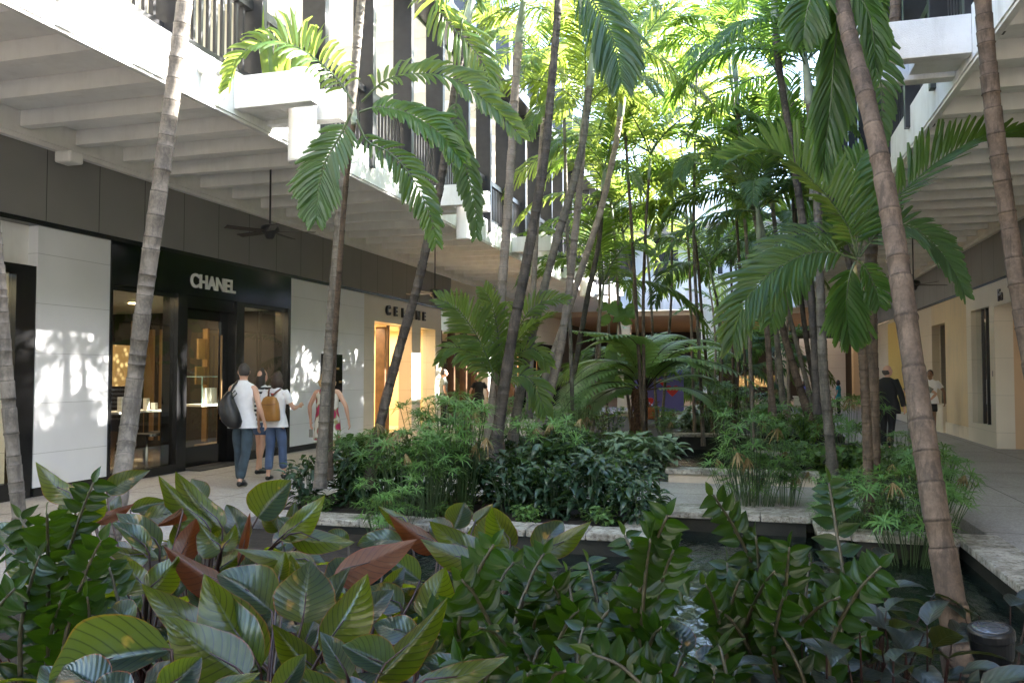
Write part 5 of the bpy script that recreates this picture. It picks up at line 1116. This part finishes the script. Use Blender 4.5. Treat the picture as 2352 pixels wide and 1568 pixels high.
# pot palm on the lamp bracket, creeper on the ledge, terracotta pot
tp = atZ(1493, 962, .26)
r = empty("terracotta_pot", (tp.x, tp.y, .25), "terracotta pot with a dark red rosette on the distant coping", "plant pot")
MB().lathe(tp.x, tp.y, [(.20, .26), (.27, .30), (.28, .55), (.30, .56), (.30, .62), (.26, .62), (.25, .56)], 24).build("pot", "terracotta", r)
o = rosette("red_rosette", "dark red rosette plant growing in the terracotta pot", "plant", None, (tp.x, tp.y, .55), 22, .26, .05, "ti_red", .12, seed=77, el=(20, 80))
# creeper with large yellow green leaves climbing a palm
r = empty("climbing_creeper", at(1415, 900, 20), "creeper with large yellow green leaves climbing a palm behind the tree fern", "creeper")
m = MB(); st = MB(); rr_ = random.Random(4); a0, a1 = at(1412, 900, 20), at(1420, 690, 20); st.tube([a0, a0.lerp(a1, .5), a1], .012, 5)
for k in range(60):
    f_ = rr_.random(); p = a0.lerp(a1, f_) + Vector((rr_.uniform(-.3, .3), rr_.uniform(-.25, .15), 0)); an = rr_.uniform(0, 6.28); y = Vector((cos(an), sin(an) * .6 - .2, rr_.uniform(-1.0, .1))).normalized(); z = Vector((0, -1, .5)); z = (z - y * z.dot(y)).normalized(); blade(m, p, y, z, .36, .26, .3, .15, .02, nv=6, nu=4, seed=k)
m.build("foliage", "pothos", r, smooth=True); st.build("vine", "stalk", r)

# black spotlight
c = at(2275, 1440, 3.35)
r = empty("garden_spotlight", (c.x, c.y, -.1), "black garden spotlight with glass lens beside the thick palm trunk", "spotlight")
ax = Vector((-.08, -.10, 1)).normalized(); b_ = c - ax * .75
MB().tube([b_, c - ax * .32, c - ax * .17, c - ax * .11, c - ax * .045, c - ax * .04, c - ax * .01, c], [.05, .052, .054, .078, .083, .087, .087, .080], 32).build("housing", "plastic_black", r, smooth=False, bevel=.003)
MB().tube([c + ax * .0005, c + ax * .004, c + ax * .007], [.070, .062, .03], 32).build("lens", "lens", r, smooth=True)

for k_ in list(BUSH):
    for q_ in BUSH[k_]:
        if not q_[1]:
            for ch in list(q_[0].children): bpy.data.objects.remove(ch)
            bpy.data.objects.remove(q_[0]); q_[1] = True

r = empty("strap_leaf_plant", (XL + .28, 8.68, 4.87), "spiky strap leaved plant growing behind the largest white lamp's bracket", "plant")
m = MB(); rr_ = random.Random(8)
for k in range(26):
    an = rr_.uniform(-1.9, 1.9); e = rr_.uniform(.95, 1.5); y = Vector((cos(an) * cos(e), sin(an) * cos(e) * .7, sin(e))).normalized(); z = (Vector((.4, -.9, .3)) + Vector((rr_.uniform(-.4, .4), 0, 0))); z = (z - y * z.dot(y)).normalized()
    blade(m, Vector((XL + .25 + rr_.uniform(-.1, .3), 8.66 + rr_.uniform(-.16, .12), 4.9)), y, z, rr_.uniform(.75, 1.15), .07, rr_.uniform(.2, .7), .3, .01, nv=7, nu=2, seed=k)
m.build("foliage", "frond", r, smooth=True)
MB().box(XL + .01, XL + .62, 8.48, 8.86, 4.862, 4.90).build("planter_soil", "soil", r)
# ================================================================== PEOPLE
def skin_mesh(name, joints, bones, mats, root, lv=2, extra=None):
    """one continuous surface grown round a joint skeleton; joints: name -> (pos, rx, ry)"""
    names = list(joints); me = bpy.data.meshes.new(name); me.from_pydata([joints[k][0] for k in names], [(names.index(a), names.index(b_)) for a, b_ in bones], []); me.update()
    o = bpy.data.objects.new(name, me); COL.objects.link(o); sk = o.modifiers.new("skin", 'SKIN'); sv = me.skin_vertices[0].data
    for i, k in enumerate(names): sv[i].radius = (joints[k][1], joints[k][2] if len(joints[k]) > 2 else joints[k][1])
    sv[0].use_root = True; sk.use_smooth_shade = True; sk.branch_smoothing = .4
    sb = o.modifiers.new("sub", 'SUBSURF'); sb.levels = lv; sb.render_levels = lv
    bpy.context.view_layer.update(); dg = bpy.context.evaluated_depsgraph_get(); m2 = bpy.data.meshes.new_from_object(o.evaluated_get(dg)); bpy.data.objects.remove(o)
    m2.materials.clear()
    for q in mats: m2.materials.append(M[q])
    m2.polygons.foreach_set("use_smooth", [True] * len(m2.polygons)); ob = bpy.data.objects.new(name, m2); COL.objects.link(ob)
    if root is not None: adopt(ob, root)
    return ob
def ellip(name, c, r, mats, root, rot=None, n=20, jitter=0, seed=0, flat=None):
    m = MB(); rows = 12; rnd = random.Random(seed); R_ = rot or Matrix.Identity(3)
    for i in range(rows + 1):
        th = pi * i / rows
        for k in range(n):
            a = 2 * pi * k / n; p = Vector((r[0] * sin(th) * cos(a), r[1] * sin(th) * sin(a), r[2] * cos(th)))
            if flat: p = flat(p)
            nz = 1 + jitter * mnoise.noise(p * 14 + Vector((seed, 0, 0))); m.v.append(tuple(Vector(c) + R_ @ (p * nz)))
    for i in range(rows):
        for k in range(n): k2 = (k + 1) % n; m.face((i * n + k, (i + 1) * n + k, (i + 1) * n + k2, i * n + k2))
    return m.build(name, mats, root, smooth=True)
def person(loc, face, H, label, skin="skin", top=("shirt_white", "short"), bottom=("jeans_dark", "long"), hair=("hair_grey", "short"), shoe="shoe_black", legs=(.0, .0), arms=((.16, -.02, -.28), (.16, -.02, -.28)), fore=((.02, .10, -.25), (.02, .10, -.25)), dress=None, girth=1.0, head_turn=0., sw=1.0, shoe_z=True):
    """face: heading in radians, local +y is forward. arms: upper arm vectors (outward, forward, up); fore: forearm vectors"""
    s = H / 1.75; g = girth
    r = empty("person", loc, label, "person"); Rz = Matrix.Rotation(face - pi / 2, 3, 'Z'); L0 = Vector(loc)
    SH = [Vector((0, 0, 0))]
    def W(x, y, z): return tuple(Vector(loc) + SH[0] + Rz @ Vector((x * s, y * s, z * s)))
    J = {}
    def add(k, p, a, b_=None): J[k] = (W(*p), a * s, (b_ or a) * s)
    hw, shw = .085 * sw, .165 * sw
    add("pelvis", (0, 0, .95), .125 * g * sw, .10 * g); add("waist", (0, .0, 1.10), .115 * g * sw, .085 * g); add("chest", (0, -.01, 1.30), .135 * g * sw, .10 * g); add("neckb", (0, -.01, 1.455), .062, .058); add("neck", (0, .012, 1.52), .050, .052)
    add("skull", (0, .02, 1.60), .066, .076); add("crown", (0, .012, 1.675), .064, .078)
    B = [("pelvis", "waist"), ("waist", "chest"), ("chest", "neckb"), ("neckb", "neck"), ("neck", "skull"), ("skull", "crown")]
    wr = {}
    for i, sd_ in enumerate((-1, 1)):
        sh = Vector((sd_ * shw, -.01, 1.415)); ua = Vector((arms[i][0] * sd_, arms[i][1], arms[i][2])).normalized() * .29; el = sh + ua; fa = Vector((fore[i][0] * sd_, fore[i][1], fore[i][2])).normalized() * .25; wrp = el + fa; wr[sd_] = (wrp, fa.normalized())
        add(f"sh{i}", sh, .052); add(f"ua{i}", sh + ua * .45, .045); add(f"el{i}", el, .037); add(f"fa{i}", el + fa * .35, .038); add(f"wr{i}", wrp, .024, .020)
        B += [("chest", f"sh{i}"), (f"sh{i}", f"ua{i}"), (f"ua{i}", f"el{i}"), (f"el{i}", f"fa{i}"), (f"fa{i}", f"wr{i}")]
        f = fa.normalized(); pm = wrp + f * .075; add(f"pm{i}", pm, .030, .017); B.append((f"wr{i}", f"pm{i}"))
        sdv = Vector((0, 1, 0)) - f * f.y; sdv = sdv.normalized() if sdv.length > .1 else Vector((1, 0, 0)); cv = f.cross(sdv) * sd_
        for q in range(4):
            o_ = sdv * (-.027 + .018 * q); k1 = pm + o_ * .9 + f * .030; k2 = k1 + f * (.030 if q in (1, 2) else .024) - cv * .010; k3 = k2 + f * .022 - cv * .020
            add(f"f{i}{q}a", k1, .0095); add(f"f{i}{q}b", k2, .0085); add(f"f{i}{q}c", k3, .007); B += [(f"pm{i}", f"f{i}{q}a"), (f"f{i}{q}a", f"f{i}{q}b"), (f"f{i}{q}b", f"f{i}{q}c")]
        t1 = wrp + f * .035 + sdv * .030; t2 = t1 + f * .028 + sdv * .014 - cv * .012; add(f"t{i}a", t1, .012); add(f"t{i}b", t2, .009); B += [(f"wr{i}", f"t{i}a"), (f"t{i}a", f"t{i}b")]
    ank = {}
    for i, sd_ in enumerate((-1, 1)):
        a = legs[i]; hip = Vector((sd_ * hw, 0, .90)); k_ = hip + Vector((0, sin(a), -cos(a))) * .42; bend = max(0, -a) * 1.1 + .06; sh_ = a - bend; an = k_ + Vector((0, sin(sh_), -cos(sh_))) * .405; fl = .06 if a >= 0 or True else .1
        heel_up = max(0, -a) * .9; toe = an + Vector((sd_ * .015, .15 * cos(heel_up), -.045 - .13 * sin(heel_up))); ank[sd_] = (an, toe)
        add(f"hip{i}", hip, .088 * g, .088); add(f"th{i}", hip.lerp(k_, .45), .078 * g, .078); add(f"kn{i}", k_, .052); add(f"ca{i}", k_.lerp(an, .33) + Vector((0, -.012, 0)), .053); add(f"an{i}", an, .032); add(f"he{i}", an + Vector((0, -.02, -.035)), .03); add(f"to{i}", toe, .036, .02)
        B += [("pelvis", f"hip{i}"), (f"hip{i}", f"th{i}"), (f"th{i}", f"kn{i}"), (f"kn{i}", f"ca{i}"), (f"ca{i}", f"an{i}"), (f"an{i}", f"he{i}"), (f"he{i}", f"to{i}")]
    low = min(ank[-1][1].z, ank[1][1].z) - .022
    if shoe_z:
        dz = Vector((0, 0, -low * s)); J = {k: (tuple(Vector(v[0]) + dz), v[1], v[2]) for k, v in J.items()}; SH[0] = dz
    JB = {k: ((v[0], v[1] * .82, v[2] * .8) if k[:3] in ("hip", "pel", "wai", "th0", "th1") else v) for k, v in J.items()}
    body = skin_mesh("body", JB, B, [skin], r)
    # head details: jaw, nose, ears
    Ht = Matrix.Rotation(head_turn, 3, 'Z'); Rh = Rz @ Ht
    hc = Vector(W(0, .018, 1.63))
    def hp(x, y, z): return hc + Rh @ Vector((x, y, z)) * s
    hm = MB()
    ellip("head", hc, (.075 * s, .095 * s, .118 * s), skin, r, Rh, flat=lambda p: Vector((p.x * (1 - .9 * max(0, -p.z - .02)), p.y + (.012 if p.z < 0 else 0), p.z)))
    for sd_ in (-1, 1): ellip("ear", hp(sd_ * .076, -.002, .0), (.010 * s, .020 * s, .030 * s), skin, r, Rh, n=8)
    ellip("nose", hp(0, .098, -.01), (.013 * s, .02 * s, .024 * s), skin, r, Rh, n=8)
    for sd_ in (-1, 1): ellip("eye", hp(sd_ * .030, .082, .012), (.014 * s, .010 * s, .008 * s), "plastic_black", r, Rh, n=8)
    ellip("mouth", hp(0, .088, -.055), (.024 * s, .008 * s, .006 * s), "strap_brown", r, Rh, n=8)
    hm_, hs = hair
    if hs == "short": ellip("hair", hp(0, -.014, .022), (.081 * s, .095 * s, .108 * s), hm_, r, Rh, jitter=.05, flat=lambda p: Vector((p.x, min(p.y, .07 * s), max(p.z, -.075 * s + max(0, p.y) * 1.3))))
    if hs == "bald": ellip("hair", hp(0, -.02, -.012), (.082 * s, .088 * s, .085 * s), hm_, r, Rh, jitter=.05, flat=lambda p: Vector((p.x, min(p.y, .03 * s), min(p.z, .025 * s))))
    if hs == "bob": ellip("hair", hp(0, -.025, -.012), (.098 * s, .105 * s, .150 * s), hm_, r, Rh, jitter=.30, seed=3, flat=lambda p: Vector((p.x * (1.12 if p.z < 0 else 1), min(p.y, .062 * s), max(p.z, -.135 * s))))
    if hs == "long": ellip("hair", hp(0, -.045, -.10), (.092 * s, .075 * s, .24 * s), hm_, r, Rh, jitter=.12, flat=lambda p: Vector((p.x * (1.0 + .3 * max(0, -p.z)), min(p.y + (.03 * s if p.z > .08 else 0), .07 * s), p.z)))
    if hs == "curly": ellip("hair", hp(0, -.03, -.06), (.125 * s, .10 * s, .20 * s), hm_, r, Rh, jitter=.45, seed=5, flat=lambda p: Vector((p.x, min(p.y, .06 * s), p.z)))
    # clothes: slightly larger skins over the same joints
    def sub(keys, bones, grow, nm, mt, scale=1.0):
        JJ = {k: (J[k][0], (J[k][1] + grow * s) * scale, (J[k][2] + grow * s) * scale) for k in keys}; return skin_mesh(nm, JJ, bones, [mt], r)
    if top:
        mt, kind = top; m = MB(); zb = {"suit": .76, "sleeveless": .84}.get(kind, .86); G = g * sw; P0 = W
        rows = [(zb, .205 * G, .150 * g), (zb + .05, .200 * G, .148 * g), (.98, .180 * G, .132 * g), (1.10, .150 * G, .112 * g), (1.22, .162 * G, .118 * g), (1.33, .185 * sw, .122 * g), (1.40, .196 * sw, .105), (1.445, .168 * sw, .083), (1.475, .105 * sw, .068), (1.50, .066, .060)]
        if kind == "sleeveless": rows[6] = (1.40, .176 * sw, .100); rows[7] = (1.45, .150 * sw, .080)
        loft(m, P0, [(z, rx * (1 + (.02 * sin(z * 40))), ry, 0, -.008) for z, rx, ry in rows])
        if kind != "sleeveless":
            for i in (0, 1):
                S_ = Vector(J[f"sh{i}"][0]); U_ = Vector(J[f"ua{i}"][0]); E_ = Vector(J[f"el{i}"][0]); Wt = Vector(J[f"wr{i}"][0]); ins = S_.lerp(Vector(J["chest"][0]), .25)
                if kind == "short": m.tube([ins, S_, S_.lerp(U_, .6), S_.lerp(E_, .62)], [.07 * s, .070 * s, .066 * s, .066 * s], 16, cap=False)
                else: m.tube([ins, S_, U_, E_, E_.lerp(Wt, .5), E_.lerp(Wt, .96)], [.075 * s, .078 * s, .070 * s, .062 * s, .056 * s, .050 * s], 16, cap=False)
        m.build("jacket" if kind == "suit" else "shirt", mt, r, smooth=True)
    if bottom:
        mt, kind = bottom; K = ["pelvis", "hip0", "hip1", "th0", "th1"]; Bt = [("pelvis", "hip0"), ("pelvis", "hip1"), ("hip0", "th0"), ("hip1", "th1")]
        if kind != "shorts":
            for i in (0, 1): K += [f"kn{i}", f"ca{i}"]; Bt += [(f"th{i}", f"kn{i}"), (f"kn{i}", f"ca{i}")]
        if kind == "long":
            for i in (0, 1): K.append(f"an{i}"); Bt.append((f"ca{i}", f"an{i}"))
        JJ = {k: (J[k][0], J[k][1] + .014 * s, J[k][2] + .016 * s) for k in K}
        if kind == "long":
            for i in (0, 1): JJ[f"an{i}"] = (J[f"an{i}"][0], .066 * s, .066 * s); JJ[f"ca{i}"] = (J[f"ca{i}"][0], .070 * s, .070 * s)
        if kind == "capri":
            for i in (0, 1):
                e = Vector(J[f"ca{i}"][0]).lerp(Vector(J[f"an{i}"][0]), .72); JJ[f"cf{i}"] = (tuple(e), .070 * s, .070 * s); JJ[f"ca{i}"] = (J[f"ca{i}"][0], .072 * s, .072 * s); JJ[f"kn{i}"] = (J[f"kn{i}"][0], .072 * s, .072 * s); Bt.append((f"ca{i}", f"cf{i}"))
        if kind == "shorts":
            for i in (0, 1):
                e = Vector(J[f"th{i}"][0]).lerp(Vector(J[f"kn{i}"][0]), .35); JJ[f"cf{i}"] = (tuple(e), .090 * s, .090 * s); Bt.append((f"th{i}", f"cf{i}"))
        JJ["wst"] = (tuple(Vector(J["pelvis"][0]) + Vector((0, 0, .07 * s))), J["waist"][1] + .01 * s, J["waist"][2] + .01 * s); Bt.append(("pelvis", "wst"))
        skin_mesh("trousers" if kind != "shorts" else "shorts", JJ, Bt, [mt], r)
    if dress:
        m = MB(); n = 28; prof = [(.60, .20, .17), (.75, .195, .16), (.92, .185, .145), (1.08, .16, .125), (1.22, .165, .128), (1.36, .165, .12), (1.44, .125, .085), (1.475, .07, .06)]
        for (z, rx, ry) in prof:
            for k in range(n):
                a = 2 * pi * k / n; wv = 1 + (.03 * sin(5 * a + 1) if z < .95 else 0); m.v.append(W(rx * 1.18 * wv * cos(a), ry * wv * sin(a) - .008, z))
        for i in range(len(prof) - 1):
            for k in range(n): k2 = (k + 1) % n; m.face((i * n + k, i * n + k2, (i + 1) * n + k2, (i + 1) * n + k))
        m.build("dress", dress, r, smooth=True)
    for sd_ in (-1, 1):
        an, toe = ank[sd_]; m = MB(); a = Vector(W(*(an + Vector((0, -.035, -.045))))); b_ = Vector(W(*toe)); c = a.lerp(b_, .55) + Vector((0, 0, .012 * s)); e = b_ + (b_ - a).normalized() * .03 * s
        m.tube([a - (b_ - a) * .08, a, c, b_, e], [.022 * s, .037 * s, .040 * s, .034 * s, .014 * s], 12); m.build("shoe", shoe, r, smooth=True)
    return r, W, J
def vec(a): return Vector(a)
# man with sling backpack
p = atZ(556, 1115, 0)
r1, W1, J1 = person((p.x, p.y, 0), radians(100), 1.78, "person in white sleeveless shirt and dark jeans walking past the CHANEL door", "skin_light", ("shirt_white", "sleeveless"), ("jeans_dark", "long"), ("hair_grey", "short"), legs=(.20, -.20), arms=((.10, .22, -.26), (.10, -.06, -.28)), fore=((-.02, .22, .16), (.02, .14, -.24)), head_turn=.5, sw=1.04)
def W1h(x, y, z): return Vector(W1(x, y, z))
m = MB(); n = 20
for (z, x, hw_, hd) in ((.84, .01, .05, .04), (.87, .00, .10, .07), (.94, -.03, .145, .095), (1.06, -.07, .150, .10), (1.20, -.10, .115, .085), (1.30, -.09, .065, .06), (1.36, -.07, .03, .03)):
    for k in range(n): a = 2 * pi * k / n; m.v.append(W1(x - .04 + hw_ * cos(a), -.20 + hd * sin(a), z))
for i in range(6):
    for k in range(n): k2 = (k + 1) % n; m.face((i * n + k, i * n + k2, (i + 1) * n + k2, (i + 1) * n + k))
m.face(list(range(n))[::-1]); m.face([6 * n + k for k in range(n)])
bk = m.build("backpack", "black_leather", None, smooth=True); tag(bk, "black leather backpack hanging on the back of the person in the sleeveless shirt", "backpack")
st = MB(); st.tube([W1h(-.10, -.20, 1.34), W1h(-.075, -.14, 1.44), W1h(-.07, -.02, 1.50), W1h(-.09, .10, 1.40), W1h(-.12, .13, 1.2)], .018, 8); st.tube([W1h(-.10, -.2, 1.3), W1h(-.02, -.22, 1.37), W1h(.0, -.21, 1.33), W1h(-.06, -.22, 1.26)], .009, 8); st.build("strap", "black_leather", bk)
m = MB()
for k in range(n): a = 2 * pi * k / n; m.v.append(W1(.07 * cos(a), -.01 + .07 * sin(a), 1.47))
for k in range(n): a = 2 * pi * k / n; m.v.append(W1(.066 * cos(a), -.0 + .063 * sin(a), 1.515))
for k in range(n): m.face((k, (k + 1) % n, n + (k + 1) % n, n + k))
m.build("collar", "shirt_white", r1, smooth=True)
# woman with long dark hair
p = atZ(598, 1085, 0)
person((p.x, p.y, 0), radians(80), 1.70, "person with long dark hair, striped top and denim shorts near the CHANEL window", "skin_light", ("stripes", "short"), ("jeans_blue", "shorts"), ("hair_dark", "long"), legs=(.12, -.10), arms=((.10, .0, -.28), (.12, .0, -.28)), sw=.92)
# woman with tan backpack
p = atZ(632, 1100, 0)
r3, W3, J3 = person((p.x, p.y, 0), radians(96), 1.64, "person in a white T-shirt and cropped blue trousers with a small tan backpack", "skin_light", ("shirt_white", "short"), ("jeans_blue", "capri"), ("hair_brown", "bob"), legs=(-.04, .20), arms=((.13, -.02, -.28), (.12, .06, -.26)), fore=((.02, .04, -.26), (-.02, .22, .03)), head_turn=.45, sw=1.0, girth=1.05)
def Wc(x, y, z): return Vector(W3(x, y, z))
m = MB(); prof = [(.97, .155, .085), (.985, .165, .095), (1.12, .155, .10), (1.26, .135, .085), (1.335, .105, .06), (1.365, .06, .035)]; n = 24
for (z, hx, hy) in prof:
    for k in range(n):
        a = 2 * pi * k / n; ex = lambda q: math.copysign(abs(q) ** .55, q); m.v.append(tuple(Wc(hx * ex(cos(a)), -.215 + hy * ex(sin(a)), z)))
for i in range(5):
    for k in range(n): k2 = (k + 1) % n; m.face((i * n + k, i * n + k2, (i + 1) * n + k2, (i + 1) * n + k))
m.face(list(range(n))[::-1]); m.face([5 * n + k for k in range(n)])
bk = m.build("backpack", "tan_leather", None, smooth=True); tag(bk, "small tan leather backpack worn over the white T-shirt", "backpack")
m = MB(); m.tube([Wc(-.14, -.311, 1.24), Wc(-.05, -.325, 1.235), (Wc(.05, -.325, 1.235)), Wc(.14, -.311, 1.24)], .005, 6); m.build("flap_seam", "strap_brown", bk)
m = MB()
for sx in (-1, 1): m.tube([Wc(sx * .03, -.20, 1.36), Wc(sx * .065, -.135, 1.43), Wc(sx * .095, -.05, 1.475), Wc(sx * .11, .07, 1.42)], .014, 8)
m.tube([Wc(-.035, -.22, 1.36), Wc(-.02, -.22, 1.41), Wc(.02, -.22, 1.41), Wc(.035, -.22, 1.36)], .009, 8); m.build("strap", "strap_brown", bk)
m = MB(); m.box(-.02, .02, -.01, .01, -.02, .02); 
m = MB(); hts = []
for k in range(18): t = 2 * pi * k / 18; hts.append(tuple(Wc(.028 * sin(t) ** 3, -.128, 1.395 + .026 * (.81 * cos(t) - .31 * cos(2 * t) - .12 * cos(3 * t)))))
m.v = hts; m.face(list(range(18))); m.build("heart_print", "red_paint", r3)
# woman in floral dress
pd = at(752, 960, 13.2)
r4, W4, J4 = person((pd.x, pd.y, 0), radians(97), 1.66, "person with blonde curls in white dress with crimson flowers behind a palm trunk", "skin_light", None, None, ("hair_blonde", "curly"), dress="floral", legs=(.05, -.05), arms=((.14, .02, -.26), (.15, .0, -.26)), fore=((.0, .05, -.26), (.03, .06, -.26)), girth=1.15, sw=1.12)
c = vec(J4["pm0"][0]); o = MB().box(c.x - .03, c.x + .035, c.y - .005, c.y + .005, c.z - .20, c.z - .07).build("shopping_tag", "card_grey"); tag(o, "small grey card held low by the person in the floral dress", "card")
o2 = MB().box(c.x - .002, c.x + .002, c.y - .002, c.y + .002, c.z - .08, c.z - .02).build("cord", "card_grey", o)
# east walkway
p = atZ(2040, 1033, 0)
person((p.x, p.y, 0), radians(52), 1.80, "bald person in a black suit standing on the east walkway, seen from behind", "skin_light", ("black_cloth", "suit"), ("black_cloth", "long"), ("hair_grey", "bald"), legs=(.03, -.05), arms=((.12, .0, -.28), (.12, .0, -.28)), fore=((.02, .06, -.26), (.03, .05, -.26)), girth=1.22, head_turn=-.5, sw=1.12)
p = at(2138, 940, 21.5)
person((p.x, p.y, 0), radians(250), 1.72, "person in a white T-shirt and black shorts on the east walkway", "skin_dark", ("shirt_white", "short"), ("black_cloth", "shorts"), ("hair_dark", "short"), legs=(.15, -.15), arms=((.16, .0, -.24), (.28, .05, -.22)), fore=((.02, .1, -.25), (.16, .14, -.2)))
p = at(2110, 945, 19.2)
person((p.x, p.y, 0), radians(80), 1.62, "person in a grey T-shirt with hands on hips, hidden behind the thick palm trunk", "skin_light", ("shirt_grey", "short"), ("jeans_dark", "long"), ("hair_brown", "short"), arms=((.26, -.03, -.18), (.26, -.03, -.18)), fore=((-.14, .08, -.16), (-.14, .08, -.16)), sw=1.0)
# far people
p = at(1019, 910, 24); person((p.x, p.y, 0), radians(30), 1.75, "distant person in a dark and white cap by the timber shopfront", "skin", ("shirt_grey", "short"), ("black_cloth", "long"), ("hair_dark", "short"))
p = at(1100, 910, 26.5); person((p.x, p.y, 0), radians(120), 1.60, "distant blonde person by the timber shopfront pillar", "skin_light", ("black_cloth", "short"), ("black_cloth", "long"), ("hair_blonde", "bob"))
p = at(1846, 880, 33); person((p.x, p.y, 0), radians(200), 1.30, "distant dark haired diner in a violet top beyond the slim palm cluster", "skin_light", ("purple_board", "short"), ("black_cloth", "long"), ("hair_dark", "bob"))
p = at(1925, 885, 32); person((p.x, p.y, 0), radians(160), 1.35, "distant diner in a teal top behind the ringed palm", "skin", ("teal_cloth", "short"), ("black_cloth", "long"), ("hair_brown", "bob"))
p = at(1853, 885, 31.5)
r = empty("cafe_table", (p.x, p.y, 0), "distant small brown cafe table with a white cloth, beyond the palm cluster", "table")
MB().box(p.x - .5, p.x + .5, p.y - .35, p.y + .35, .70, .74).box(p.x - .5, p.x + .5, p.y - .352, p.y - .348, .4, .69).build("table_top", "shelf_white", r)
MB().tube([(p.x, p.y, 0), (p.x, p.y, .7)], .04, 8).build("leg", "brown_wood", r)
